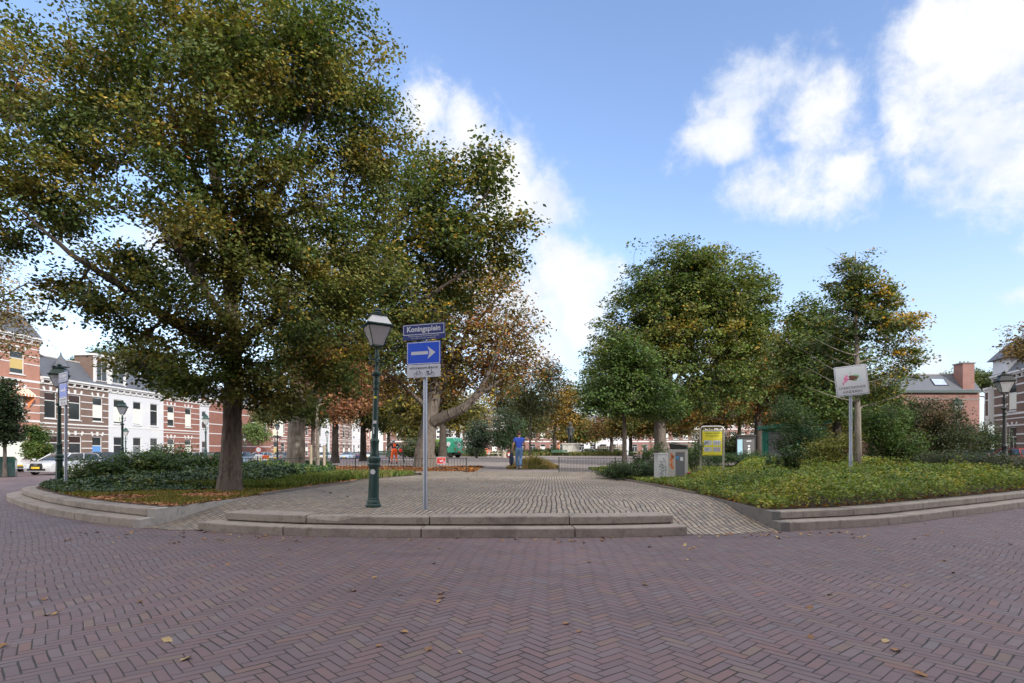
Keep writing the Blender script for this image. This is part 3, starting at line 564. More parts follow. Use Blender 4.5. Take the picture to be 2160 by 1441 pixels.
def tree(name, label, base, trunk, r0, limbs, blobs, nclump, nleaf, lsize, cols, weights, bark=None, cat='tree', group=None, seed=1, fold=False, spread=.42, gap=-.25,
         twig=.008, leafm=None, f=.35, shell=2.4, droop=.0, wiggle=.14, bare=0.0, mixing=.25, flat=.55, up=.55, tfac=1.0, skip=None, branchm=None, zgap=1.0, taper=.55):
    """trunk: points base->top (world). limbs: list of (points, radius). blobs: (centre, radii). Crown leaves sit in clumps on twigs that grow out of the skeleton."""
    rng = np.random.default_rng(seed); root = thing(name, label, cat, base, 0, group); base = np.array(base, float)
    nodes = []; par = []; rad = []
    tp = smooth_path(trunk, 6); n0 = len(tp)
    for i, p in enumerate(tp):
        jt = 0 if i < 2 else wiggle*.15*r0; nodes.append(p+rng.normal(size=3)*jt); par.append(i-1); rad.append(r0*(1-taper*i/(n0-1)))
    fixed = n0
    for pts, r in limbs:
        lp = smooth_path(pts, 5); d = [np.linalg.norm(lp[0]-q) for q in nodes]; pi = int(np.argmin(d))
        for j, p in enumerate(lp[1:]): nodes.append(p+rng.normal(size=3)*wiggle*.25*r); par.append(pi); rad.append(r*(1-.93*(j+1)/len(lp))); pi = len(nodes)-1
    nfix = len(nodes)
    vol = np.array([b[1][0]*b[1][1]*b[1][2] for b in blobs])**.72; vol /= vol.sum(); C = []; OUT = []
    while len(C) < nclump:
        b = blobs[rng.choice(len(blobs), p=vol)]; d = rng.normal(size=3); d /= np.linalg.norm(d); rr = rng.uniform()**(1/shell)
        p = np.array(b[0])+d*rr*np.array(b[1])*(1+.10*rng.normal())
        if snoise(p[None]*np.array([1, 1, zgap]), 1.1*f/.35, seed+5)[0] < gap: continue
        if skip is not None and skip(p): continue
        C.append(p); OUT.append(d)
    C = np.array(C); OUT = np.array(OUT); fork = tp[-1]*.5+tp[max(1, n0//2)]*.5
    order = np.argsort(np.linalg.norm(C-fork, axis=1)); NP = np.array(nodes); start = max(1, int(n0*.6))
    alln = list(nodes)
    arr = np.zeros((nfix+nclump*3+4, 3)); arr[:nfix] = NP; cnt = nfix; pen = np.zeros(len(arr)); pen[:start] = 99
    for ci in order:
        c = C[ci]; dd = np.linalg.norm(arr[:cnt]-c, axis=1)+pen[:cnt]; q = int(np.argmin(dd)); a = arr[q]; L = dd[q]; k = 1 if L < .5 else 2 if L < 1.6 else 3
        prev = q
        for s in range(1, k+1):
            p = a+(c-a)*s/k+(rng.normal(size=3)*wiggle*L*.5/k if s < k else 0)
            if s < k: p = p+np.array([0, 0, .10*L*math.sin(PI*s/k)])
            arr[cnt] = p; par.append(prev); pen[cnt] = .02; prev = cnt; cnt += 1
    P = arr[:cnt]; par = np.array(par); nd = np.ones(cnt)
    for i in range(cnt-1, 0, -1):
        if i >= nfix or True: nd[par[i]] += nd[i]
    R_ = np.zeros(cnt); R_[:nfix] = rad
    dyn = twig*(nd**.46)
    R_[nfix:] = dyn[nfix:]
    for i in range(nfix, cnt): R_[i] = min(R_[i], R_[par[i]]*.85+.001)
    ed = np.arange(1, cnt); A_ = P[par[ed]]; B_ = P[ed]; ra = R_[par[ed]].copy(); rb = R_[ed]; ra[ed >= nfix] = np.minimum(ra[ed >= nfix], rb[ed >= nfix]*1.35)
    big = rb > .022*tfac
    # trunk as one flared smooth tube, ribs and roots through wobble
    ns = 20; vs = []; th = np.linspace(0, 2*PI, ns, endpoint=False)
    for i in range(n0):
        flare = 1+.38*math.exp(-(nodes[i][2]-base[2])/max(.25, r0*.9))
        wob = 1+.05*np.sin(th*5+seed+i*.2)+.03*np.sin(th*9+seed*2+i*.35)
        q = nodes[i] if i else nodes[0]-np.array([0, 0, .15]); vs.append(np.stack([q[0]+np.cos(th)*rad[i]*flare*wob, q[1]+np.sin(th)*rad[i]*flare*wob, q[2]+0*th], 1))
    TV = np.concatenate(vs)-base; a = np.arange(ns); TF = np.concatenate([np.stack([i*ns+a, i*ns+(a+1) % ns, (i+1)*ns+(a+1) % ns, (i+1)*ns+a], 1) for i in range(n0-1)])
    npmesh('trunk', TV, 4, bark or M_bark, root, faces=TF, smooth=True)
    notr = ed >= n0
    br = []
    for sel, n in ((big & notr, 8), (~big & notr, 4)):
        if sel.any(): br.append(frusta(A_[sel]-base, B_[sel]-base, ra[sel], rb[sel], n))
    npmesh('branches', np.concatenate(br), 4, branchm or bark or M_bark, root)
    # leaves
    m = rng.poisson(nleaf, len(C)); 
    if bare: m[rng.uniform(size=len(C)) < bare] = 0
    idx = np.repeat(np.arange(len(C)), m); sp = spread*rng.uniform(.7, 1.3, len(C))
    off = rng.normal(size=(len(idx), 3)); off *= (1.9*rng.uniform(size=(len(idx), 1))**.45)/np.linalg.norm(off, axis=1)[:, None]; off = off*sp[idx][:, None]*np.array([1, 1, flat]); off[:, 2] -= droop*np.abs(rng.normal(size=len(idx)))
    L = C[idx]+off; lc = palette(len(L), C[idx]+.3*off, cols, weights, f*2.2, seed+3, rng, mixing=mixing)
    Vt, cc, k = leaves(L, lsize, lc, up, fold, out=OUT[idx]*.5, rng=rng); npmesh('crown', Vt-base, k, leafm or M_leaf, root, cols=cc)
    return root
def bl(px, py, d, rx, ry, rd): p = at(px, py, d); return ((p.x, p.y, p.z), (rx*d/F, rd, ry*d/F))
def gp(px, d, z): return (gx(px, d), d, z)

# main lime tree, left foreground
D0 = 13.4; b0 = (gx(485, D0), D0, ZT+.03)
def A3(px, py, d): return tuple(at(px, py, d))
tree('lime_tree', 'big lime tree with dense green and yellowing crown standing in the leaf-strewn left bed', b0,
     [b0, A3(487, 960, D0), A3(490, 880, D0), A3(492, 800, D0), A3(494, 735, D0), A3(488, 640, D0+.2), A3(470, 480, D0+.4), A3(445, 300, D0+.6), A3(440, 140, D0+.5)], .235,
     [([A3(490, 755, D0), A3(430, 715, D0-.4), A3(350, 670, D0-1), A3(250, 600, D0-1.6), A3(150, 535, D0-2.0), A3(40, 440, D0-2.2)], .17),
      ([A3(495, 745, D0), A3(545, 690, D0+.3), A3(640, 640, D0+.8), A3(760, 590, D0+1.2)], .13),
      ([A3(492, 700, D0), A3(450, 640, D0-.6), A3(400, 560, D0-1.2), A3(330, 470, D0-1.8), A3(250, 400, D0-2.2)], .11),
      ([A3(488, 640, D0+.2), A3(530, 520, D0), A3(590, 400, D0-.5), A3(650, 250, D0-1), A3(680, 130, D0-1)], .12),
      ([A3(480, 560, D0+.3), A3(560, 470, D0+.8), A3(700, 432, D0+1.0), A3(820, 440, D0+1.2)], .10),
      ([A3(470, 480, D0+.4), A3(420, 380, D0-.5), A3(370, 260, D0-1.3), A3(330, 150, D0-1.6)], .09),
      ([A3(470, 500, D0+.4), A3(380, 420, D0+1.2), A3(250, 330, D0+2)], .09),
      ([A3(492, 790, D0), A3(440, 800, D0+.8), A3(380, 790, D0+1.8), A3(300, 740, D0+2.6)], .08),
      ([A3(495, 760, D0), A3(540, 770, D0-.8), A3(590, 790, D0-1.4)], .07)],
     [bl(430, 110, 13.0, 280, 185, 2.3), bl(420, 130, 10.8, 260, 150, 1.0), bl(170, 250, 12.0, 215, 150, 2.0), bl(60, 150, 12.8, 170, 120, 1.8), bl(670, 190, 13.4, 175, 185, 2.2), bl(640, 90, 11.8, 120, 110, 1.2), bl(450, 340, 11.4, 230, 120, 1.4),
      bl(790, 340, 14.2, 105, 150, 1.8), bl(100, 420, 11.5, 130, 75, 1.3), bl(20, 430, 12, 90, 110, 1.5), bl(640, 480, 13.6, 190, 130, 2.0), bl(170, 640, 11.5, 150, 62, 1.3), bl(300, 560, 12.2, 130, 85, 1.6), bl(400, 690, 12.4, 150, 85, 1.8),
      bl(640, 670, 13.5, 180, 120, 2.3), bl(450, 810, 12.9, 110, 45, 1.4), bl(770, 580, 14, 110, 95, 1.6), bl(570, 810, 13.0, 130, 62, 1.6), bl(330, 770, 14.6, 80, 52, 1.3), bl(480, 540, 13.5, 170, 120, 2.0), bl(390, 470, 10.6, 150, 60, .8), bl(700, 790, 14.5, 90, 70, 1.2)],
     1500, 125, .069, [(.085, .12, .032), (.055, .085, .026), (.135, .15, .042), (.165, .155, .046), (.25, .20, .05), (.038, .056, .02), (.48, .32, .04), (.26, .13, .05)], [5, 4.5, 4.5, 3.5, 1.6, 2.2, .6, .4], M_bark, branchm=M_barkd, fold=True, seed=3, spread=.30, gap=.02, f=.5, shell=2.2, twig=.0085, mixing=.20, flat=.42, zgap=1.7,
     skip=lambda p: abs(1080+F*p[0]/p[1]-250) < 75 and abs(HY-F*(p[2]-HC)/p[1]-490) < 42)
# second lime just behind, its crown reaching over the signs
D1 = 22.0
tree('lime_tree', 'tall lime tree with thick pale trunk just behind the big foreground tree', gp(622, 24, .36),
     [gp(622, 24, .36), A3(625, 900, 24), A3(628, 850, 24), A3(640, 760, 23.6), A3(690, 650, 23), A3(760, 540, 22.5), A3(850, 450, 22)], .36,
     [([A3(640, 780, 23.6), A3(760, 700, 22.5), A3(880, 640, 21.5), A3(1000, 560, 21)], .2), ([A3(760, 540, 22.5), A3(880, 500, 22), A3(1000, 440, 21.5), A3(1045, 370, 21.5)], .14), ([A3(850, 450, 22), A3(910, 380, 21.5), A3(935, 320, 21.5)], .1),
      ([A3(640, 760, 23.6), A3(600, 650, 24), A3(620, 560, 25)], .2)],
     [bl(905, 430, 21.5, 85, 90, 2.2), bl(932, 345, 21.5, 32, 52, 1.0), bl(1035, 365, 21.5, 42, 58, 1.2), bl(1000, 440, 21.5, 85, 65, 2), bl(1070, 485, 21, 58, 26, 1.2), bl(950, 520, 21.5, 115, 60, 2.2), bl(1055, 560, 21.5, 50, 26, 1.2), bl(820, 560, 22, 110, 110, 2.5), bl(860, 680, 22.5, 90, 62, 2.2),
      bl(700, 620, 24, 130, 120, 3), bl(640, 740, 25, 120, 80, 3), bl(760, 720, 24, 95, 62, 2.5), bl(930, 610, 22.5, 80, 45, 2)],
     760, 62, .15, [(.07, .10, .028), (.046, .07, .022), (.115, .13, .035), (.15, .145, .04), (.24, .18, .04), DG, (.42, .28, .035)], [5, 4, 3, 3, 1.2, 2, .5], M_barkp, branchm=M_barkd, zgap=1.5, seed=5, spread=.44, gap=-.2, f=.4, shell=2.0, twig=.014, mixing=.4)
# horse chestnut with fanning limbs, thin rusty foliage
D2 = 29
tree('chestnut_tree', 'wide forked chestnut with rusty half-bare crown behind the one-way sign', gp(900, D2, .38),
     [gp(900, D2, .38), A3(896, 955, D2), A3(902, 920, D2), A3(905, 890, D2), A3(912, 850, D2), A3(925, 780, D2), A3(930, 690, D2+.3), A3(935, 600, D2+.5)], .52,
     [([A3(905, 895, D2), A3(935, 880, D2-.4), A3(975, 862, D2-.8), A3(1015, 820, D2-1), A3(1040, 760, D2-1.2), A3(1065, 690, D2-1)], .36), ([A3(912, 850, D2), A3(950, 780, D2+.5), A3(985, 700, D2+1), A3(1000, 600, D2+1)], .26),
      ([A3(908, 860, D2), A3(880, 790, D2+.6), A3(868, 700, D2+1), A3(870, 600, D2+1)], .24), ([A3(905, 870, D2), A3(880, 840, D2-.8), A3(820, 790, D2-1.6), A3(760, 760, D2-2)], .15), ([A3(1000, 840, D2-1), A3(1060, 800, D2-.6), A3(1110, 770, D2)], .12),
      ([A3(985, 700, D2+1), A3(1040, 640, D2), A3(1080, 590, D2)], .1), ([A3(930, 690, D2), A3(960, 640, D2-1), A3(990, 600, D2-2)], .1)],
     [bl(930, 700, D2, 90, 110, 3.4), bl(1020, 680, D2, 95, 105, 3.2), bl(1090, 700, D2, 65, 85, 2.4), bl(960, 600, D2+.5, 90, 65, 2.8), bl(1040, 590, D2, 70, 55, 2.2), bl(1105, 775, D2, 68, 40, 2), bl(1040, 780, D2, 80, 70, 2.6), bl(860, 760, D2, 75, 85, 2.8), bl(950, 800, D2+1, 90, 50, 2.6), bl(810, 820, D2-1, 62, 42, 2)],
     1500, 17, .15, [(.20, .085, .035), (.26, .12, .04), (.15, .10, .035), OL, (.34, .22, .04), (.07, .085, .025), (.40, .29, .04)], [4, 3, 3, 3, 1.5, 3, 1], M_bark, seed=8, spread=.36, gap=-.5, f=.35, shell=1.7, twig=.013, mixing=.45, bare=.10, wiggle=.10, tfac=1.2)

def std_tree(label, px, pyb, d, z, r0, forkpy, blobs, ncl, nlf, ls, cols, wts, **kw):
    name = kw.pop('name', 'tree'); lean = kw.pop('lean', 0); topx = kw.pop('topx', None); b = gp(px, d, z)
    top = blobs[0][0]; tpy = HY-F*(top[2]-HC)/top[1]; tpx = topx if topx is not None else 1080+F*top[0]/top[1]
    f1 = A3(px+lean, forkpy, d); f2 = A3(px+lean+(tpx-px)*.5, (forkpy+tpy)/2, d)
    tr = [b, A3(px+lean*.4, (pyb+forkpy)/2, d), f1, f2, A3(tpx, tpy, d)]
    limbs = kw.pop('limbs', None)
    if limbs is None:
        limbs = []
        for q in blobs[1:]:
            c = np.array(q[0]); s = np.array(f1)+(np.array(f2)-np.array(f1))*random.uniform(0, 1); m_ = (s+c)/2+np.array([0, 0, -.12*np.linalg.norm(c-s)])
            limbs.append(([tuple(s), tuple(m_), tuple(c)], r0*.36))
    return tree(name, label, b, tr, r0, limbs, blobs, ncl, nlf, ls, cols, wts, **kw)
GREENS = [(.07, .11, .028), (.05, .08, .023), (.10, .14, .035), (.14, .16, .04), (.035, .06, .022)]
# right side
std_tree('small young lime with fresh green leaves in front of the large domed lime', 1317, 968, 23, .3, .10, 880,
         [bl(1320, 790, 23, 62, 80, 1.3), bl(1280, 830, 23, 55, 45, 1.2), bl(1360, 830, 23, 62, 45, 1.2), bl(1320, 860, 23, 90, 24, 1.4), bl(1255, 850, 23, 36, 36, .9), bl(1300, 740, 23, 40, 40, .9), bl(1415, 850, 23.5, 45, 34, .9), bl(1340, 770, 23, 50, 60, 1.1)], 430, 55, .105,
         [(.075, .125, .035), (.055, .095, .028), (.10, .15, .04), (.04, .07, .025)], [4, 3, 3, 2], seed=21, name='lime_tree', spread=.24, gap=-.6, twig=.006, f=.8, cat='tree', mixing=.4)
std_tree('large domed dark green lime, tallest tree right of the plaza', 1393, 965, 37, .42, .44, 880,
         [bl(1440, 640, 37, 125, 135, 4.2), bl(1495, 610, 37, 90, 90, 3.6), bl(1530, 660, 37.5, 90, 105, 3.8), bl(1355, 690, 37, 78, 110, 3.6), bl(1438, 560, 37, 62, 60, 3), bl(1300, 730, 37, 58, 80, 2.8), bl(1275, 820, 37, 55, 60, 2.6), bl(1375, 610, 37, 62, 62, 3), bl(1290, 800, 37, 60, 70, 2.6), bl(1570, 720, 38, 72, 110, 3.2), bl(1440, 760, 36.5, 130, 100, 4), bl(1400, 850, 37, 110, 42, 3.4), bl(1540, 820, 38, 80, 60, 3), bl(1590, 640, 38, 40, 60, 2)], 2100, 56, .17,
         GREENS+[(.16, .15, .035), (.26, .19, .035)], [4, 4, 4, 3, 1.5, 1.5, .5], seed=22, name='lime_tree', spread=.42, gap=-.40, twig=.016, f=.3, mixing=.3, shell=2.2, flat=.45, zgap=1.5)
std_tree('brown and yellow autumn chestnut with low spreading dark limbs, right of the yellow notice board', 1600, 965, 48, .5, .42, 890,
         [bl(1590, 800, 48, 100, 80, 4), bl(1500, 850, 47, 90, 42, 3.4), bl(1650, 830, 48, 70, 62, 3), bl(1560, 740, 48, 90, 62, 3), bl(1450, 870, 46, 60, 30, 2.5), bl(1660, 740, 49, 60, 80, 3)], 620, 50, .24,
         [(.16, .105, .028), (.22, .14, .03), (.11, .095, .028), (.28, .12, .03), (.07, .075, .022)], [4, 3, 3, 1.5, 3], seed=23, name='chestnut_tree', bark=M_barkd, spread=.5, gap=-.35, twig=.018, f=.3, shell=1.8)
std_tree('dark green lime tree close behind the slender pale-barked tree', 1765, 970, 27, .4, .22, 870,
         [bl(1740, 700, 27, 70, 70, 2.0), bl(1690, 760, 27, 62, 70, 1.9), bl(1780, 790, 27, 90, 62, 2.1), bl(1730, 850, 26.5, 80, 42, 1.9), bl(1700, 670, 27.5, 40, 50, 1.5), bl(1840, 850, 27, 60, 50, 1.8)], 520, 55, .14,
         GREENS+[(.12, .12, .03)], [4, 4, 3, 2, 2, 1], seed=24, name='lime_tree', bark=M_barkd, spread=.34, gap=-.35, twig=.011, f=.45)
D4 = 17
SLB = []; _r = random.Random(4)
for k in range(26):
    y0 = 860-k*12; s_ = -1 if k % 2 else 1; ln = (150-k*3.2)*_r.uniform(.7, 1.05); rise = _r.uniform(.28, .62)*ln; dd_ = _r.uniform(-1, 1)
    SLB.append(([A3(1808, y0, D4), A3(1808+s_*ln*.45, y0-rise*.35, D4+dd_*.5), A3(1808+s_*ln, y0-rise, D4+dd_)], .026-.0006*k))
tree('slender_tree', 'slender pale-barked tree with bare lower twigs and a yellow patch, behind the crossing-children sign', gp(1808, D4, .32),
     [gp(1810, D4, .32), A3(1810, 900, D4), A3(1808, 800, D4), A3(1806, 700, D4), A3(1803, 620, D4), A3(1805, 530, D4)], .10,
     SLB,
     [bl(1803, 545, D4, 30, 34, .5), bl(1800, 590, D4, 60, 28, .8), bl(1745, 625, D4, 50, 26, .8), bl(1860, 630, D4, 55, 28, .8), bl(1800, 640, D4, 70, 30, .9), bl(1715, 680, D4, 48, 24, .8), bl(1900, 680, D4, 52, 24, .8), bl(1835, 690, D4, 60, 28, .8), bl(1760, 720, D4+.5, 60, 26, .7),
      bl(1905, 735, D4, 48, 22, .7), bl(1910, 790, D4-.3, 72, 26, .8), bl(1860, 830, D4, 62, 24, .7), bl(1930, 765, D4, 40, 22, .6), bl(1780, 780, D4+.9, 70, 34, .6), bl(1805, 600, D4, 75, 70, 1.0), bl(1840, 680, D4, 85, 50, 1.2)],
     900, 27, .078, [(.06, .10, .03), (.05, .08, .026), (.10, .13, .036), (.14, .16, .04), (.40, .25, .035), (.46, .30, .04)], [4, 4, 2.5, 1.5, 2.2, 2.6], M_barkp, seed=26, taper=.9, spread=.16, gap=-.12, f=.55, shell=1.8, twig=.0042, mixing=.2, bare=.08, tfac=.5, flat=.4)
def bush(name, label, blobs, n, nl, ls, cols, wts, z=.3, group=None, seed=1, spread=.2, leafm=None, gap=-.9, cat='bush', stems=6, fold=False):
    c = np.mean([b[0] for b in blobs], 0); base = (c[0], c[1], z); rng = np.random.default_rng(seed)
    lim = [([base, (base[0]+(b[0][0]-base[0])*.6, base[1]+(b[0][1]-base[1])*.6, (z+b[0][2])/2), b[0]], .025) for b in blobs]
    return tree(name, label, base, [base, (c[0]+.05, c[1], z+.15), (c[0], c[1], z+.4)], .05, lim, blobs, n, nl, ls, cols, wts, M_barkd, cat=cat, group=group, seed=seed, spread=spread, gap=gap, f=.8, twig=.005, leafm=leafm, shell=2.4, fold=fold)
bush('shrub', 'rounded dark green shrub beside the green kiosk', [bl(1675, 905, 21, 52, 50, .9), bl(1660, 870, 21, 35, 35, .7), bl(1700, 935, 21, 50, 35, .8)], 190, 60, .06, [(.035, .065, .028), (.05, .085, .03), (.025, .045, .02)], [3, 2, 2], seed=31)
bush('shrub', 'tall dark brownish-green shrub before the mauve brick wall', [bl(1965, 905, 20, 70, 60, 1.1), bl(1920, 880, 20, 60, 45, .9), bl(2010, 930, 20, 62, 42, .9), bl(1975, 865, 20, 40, 30, .6)], 330, 60, .06, [(.04, .055, .024), (.03, .042, .02), (.07, .07, .03), (.10, .07, .035)], [3, 3, 2, 1], seed=32)
bush('shrub', 'bright mid-green bamboo-like shrub right of the pale trunk', [bl(1880, 915, 18.5, 62, 52, .9), bl(1845, 890, 18.5, 45, 45, .8), bl(1905, 950, 18, 55, 25, .7)], 250, 55, .062, [(.07, .12, .03), (.05, .09, .025), (.09, .13, .035)], [3, 3, 2], seed=33)
bush('shrub', 'dark laurel hedge under the white bay window', [bl(2060, 925, 34, 60, 28, 1.6), bl(2000, 925, 34, 60, 30, 1.5)], 200, 50, .11, [(.03, .05, .02), (.045, .075, .025)], [3, 2], seed=34, spread=.35, z=.1)
bush('shrub', 'yellow-green bush left of the crossing-children sign post', [bl(1770, 940, 17.5, 40, 30, .6), bl(1730, 955, 17.5, 40, 24, .6)], 110, 50, .06, [(.14, .15, .035), (.10, .12, .03), (.20, .17, .04)], [3, 3, 1], seed=35)
def oleander(px, py, d, h, n, seed, label, group, cols=[(.07, .13, .05), (.09, .16, .06), (.05, .09, .04)]):
    b = gp(px, d, .28); rng = np.random.default_rng(seed); root = thing('leafy_plant', label, 'plant', b, 0, group); mb = MB(); C = []; DIR = []
    for i in range(n):
        a = rng.uniform(0, 2*PI); l = rng.uniform(.1, .42)*h; top = V(math.cos(a)*l, math.sin(a)*l, h*rng.uniform(.65, 1)); mid = top*.5+V(0, 0, h*.08); mb.tube([V(0, 0, 0), mid, top], [.012, .009, .004], 5)
        for s in np.linspace(.35, 1.03, 20):
            p = (mid*(2*s*(1-s))*2*.5+top*s*s) if s < 1 else top
            for q in range(3):
                t_ = rng.uniform(0, 2*PI); C.append(tuple(p)); DIR.append((math.cos(t_), math.sin(t_), rng.uniform(.25, .8)))
    mb.build('stems', M_barkd, root); C = np.array(C); D = np.array(DIR); D /= np.linalg.norm(D, axis=1)[:, None]; n_ = len(C); S_ = np.cross(D, [0, 0, 1.]); S_ /= np.linalg.norm(S_, axis=1)[:, None]
    L = rng.uniform(.10, .17, n_)[:, None]*1.0; Vt = np.stack([C, C+D*L*.5+S_*L*.14, C+D*L-np.array([0, 0, .02]), C+D*L*.5-S_*L*.14], 1).reshape(-1, 3)
    npmesh('foliage', Vt, 4, M_gloss, root, cols=np.repeat(palette(n_, C, cols, [1]*len(cols), 1, seed, rng), 4, 0)); return root
oleander(1672, 975, 15.5, 1.15, 15, 1, 'tall leafy green plant with upright shoots, right of the kiosk corner', None)
oleander(1630, 985, 16.5, .75, 12, 2, 'shorter leafy plant left of the tall upright one near the kiosk', None)
oleander(1385, 985, 20, 1.3, 12, 3, 'loose leafy plant rising behind the grey utility cabinet', None)
oleander(1465, 985, 19.5, 1.2, 12, 4, 'loose leafy plant between the litter bin and the notice board', None)
oleander(1350, 985, 20.5, .95, 12, 5, 'leafy plant left of the utility cabinet, by the small lime trunk', None)
bush('shrub', 'low dark evergreen shrub at the right end of the railing, before the cabinet', [bl(1330, 990, 19, 50, 17, .8), bl(1290, 994, 20, 30, 13, .6), bl(1375, 996, 18.2, 40, 20, .6)], 200, 60, .05, [(.03, .055, .025), (.045, .08, .03), (.025, .04, .02)], [3, 2, 2], seed=36, spread=.14)
bush('shrub', 'dense dark green hedge shrub rising above the right bed, left part', [bl(1570, 966, 26, 70, 13, 1.1), bl(1500, 968, 25.5, 50, 11, 1.0)], 200, 60, .055, [(.03, .06, .025), (.05, .085, .03)], [3, 2], seed=37, spread=.16)
bush('shrub', 'grey-green flowering shrub at the back of the right bed near the right lamp post', [bl(2060, 975, 16.5, 95, 22, .9), bl(2140, 982, 15.8, 60, 20, .8), bl(1980, 975, 17, 60, 20, .8)], 330, 60, .045, [(.06, .08, .045), (.045, .065, .03), (.12, .13, .09)], [3, 3, 1], seed=38, spread=.17)
# background trees, centre
bgc = [('round bluish-green ornamental tree behind the green bench', 1005, 955, 62, .022, [bl(1012, 905, 62, 26, 48, 1.8), bl(1003, 930, 62, 30, 25, 1.6)], 160, 45, .17, [(.06, .09, .06), (.045, .07, .05), (.09, .12, .08)], [3, 3, 1], .12),
       ('round dark green tree left of the man in blue, behind the picnic table', 1078, 955, 60, .02, [bl(1075, 900, 60, 40, 40, 1.9), bl(1060, 925, 60, 30, 25, 1.6)], 190, 45, .16, [(.045, .08, .035), (.035, .06, .03), (.07, .11, .05)], [3, 3, 1], .14),
       ('thin-trunked tree with airy olive foliage right of the man in blue', 1118, 960, 46, .02, [bl(1125, 820, 46, 40, 40, 1.7), bl(1150, 790, 46, 45, 35, 1.7), bl(1100, 850, 46, 40, 35, 1.5), bl(1135, 860, 46, 50, 25, 1.6)], 230, 32, .17, [(.08, .095, .04), (.12, .12, .05), (.05, .07, .03)], [3, 2, 2], .085),
       ('golden-brown autumn tree left of the statue', 1170, 960, 96, .02, [bl(1175, 840, 96, 45, 50, 3.5), bl(1150, 880, 96, 40, 38, 3), bl(1205, 880, 96, 35, 42, 3), bl(1200, 835, 98, 28, 30, 3)], 330, 45, .3, [(.19, .12, .03), (.24, .15, .03), (.12, .09, .03), (.09, .09, .03)], [3, 3, 2, 2], .3),
       ('yellow autumn tree behind the green street sweeper', 965, 960, 82, .02, [bl(965, 885, 82, 50, 32, 3), bl(930, 870, 82, 45, 40, 3), bl(1000, 870, 84, 40, 40, 3)], 300, 45, .27, [(.26, .19, .03), (.18, .15, .03), (.10, .10, .03), (.32, .20, .04)], [3, 3, 2, 1], .3),
       ('dark olive tree between the chestnut and the golden tree', 1085, 960, 88, .02, [bl(1090, 855, 88, 55, 50, 4), bl(1060, 820, 90, 40, 50, 4), bl(1120, 890, 86, 40, 38, 3)], 330, 42, .3, [(.07, .075, .025), (.11, .10, .03), (.05, .055, .02), (.18, .13, .03)], [3, 2, 3, 1], .3),
       ('brown autumn tree right of the statue with dark low branches', 1290, 960, 98, .02, [bl(1300, 890, 98, 48, 35, 4), bl(1345, 885, 98, 40, 38, 3.5), bl(1270, 905, 98, 30, 22, 3)], 290, 38, .3, [(.15, .085, .035), (.19, .11, .035), (.09, .075, .03)], [3, 2, 3], .33),
       ('small pale yellow-green tree far beyond the statue', 1255, 955, 130, .02, [bl(1252, 915, 130, 22, 20, 3)], 70, 40, .35, [(.22, .24, .07), (.15, .18, .05)], [2, 2], .2)]
for i, (lb, px, py, d, _, bls, nc, nl, ls, cl, wt, r) in enumerate(bgc):
    std_tree(lb, px, py, d, float(plaza_z(0, d)), r, max(py-60, 880) if d > 70 else 900, bls, nc, nl, ls, cl, wt, seed=40+i, name='tree', spread=.0085*d+.02, gap=-.5, twig=.00035*d, f=14/d, bark=M_barkd if i != 2 else M_bark, mixing=.3)
# trees left of the chestnut, behind the lamp post
bgl = [('dark-trunked lime just right of the thick pale trunk', 707, 975, 44, [bl(690, 830, 44, 90, 55, 3), bl(640, 860, 44, 75, 35, 3), bl(740, 850, 43, 60, 40, 2.6), bl(700, 770, 46, 80, 50, 3)], 400, 45, .20, [(.05, .065, .02), (.08, .09, .025), (.035, .05, .018), (.15, .12, .03)], .28),
       ('dark-trunked lime left of the green lamp post', 766, 972, 47, [bl(770, 840, 47, 60, 50, 3), bl(800, 880, 47, 45, 30, 2.4), bl(830, 830, 48, 50, 50, 3), bl(780, 770, 48, 60, 50, 3)], 400, 45, .21, [(.06, .075, .02), (.10, .10, .025), (.04, .055, .018), (.17, .14, .03)], .27),
       ('straight dark-trunked lime directly behind the leaning chestnut', 934, 972, 40, [bl(930, 800, 40, 55, 60, 2.6), bl(880, 860, 41, 55, 38, 2.4), bl(970, 870, 41, 45, 26, 2.2)], 330, 42, .2, [(.06, .07, .02), (.12, .11, .03), (.18, .15, .03), (.04, .05, .018)], .3),
       ('far row lime behind the parked cars on the left', 660, 965, 78, [bl(655, 870, 78, 60, 35, 4), bl(600, 855, 78, 55, 30, 4), bl(560, 870, 80, 40, 26, 3)], 260, 42, .3, [(.06, .08, .025), (.09, .11, .03)], .3),
       ('far lime with yellow-green crown behind the lamp post', 820, 962, 84, [bl(830, 880, 84, 50, 35, 4), bl(780, 870, 84, 50, 30, 4), bl(870, 900, 84, 35, 28, 3)], 280, 42, .3, [(.11, .12, .03), (.16, .15, .035), (.07, .08, .025)], .3)]
for i, (lb, px, py, d, bls, nc, nl, ls, cl, r) in enumerate(bgl):
    std_tree(lb, px, py, d, float(plaza_z(0, d)), r, 890, bls, nc, nl, ls, cl, [3, 3, 3, 1][:len(cl)], seed=60+i, name='lime_tree', spread=.0095*d, gap=-.6, twig=.00035*d, f=14/d, bark=M_barkd, mixing=.35)
std_tree('staked young tree with thin reddish-brown foliage, beside the railing left of the lamp', 670, 990, 21.5, .3, .075, 860,
         [bl(700, 800, 21.5, 62, 42, 1.1), bl(750, 840, 21.5, 55, 40, 1), bl(650, 790, 21.5, 45, 45, 1), bl(720, 870, 21, 45, 22, .8), bl(765, 790, 21.5, 42, 30, .8)], 330, 22, .10, [(.26, .12, .075), (.20, .09, .05), (.30, .16, .09)], [3, 2, 2], seed=70, name='young_tree', bark=M_barkp, spread=.24, gap=-.6, twig=.005, f=.7, shell=1.7)
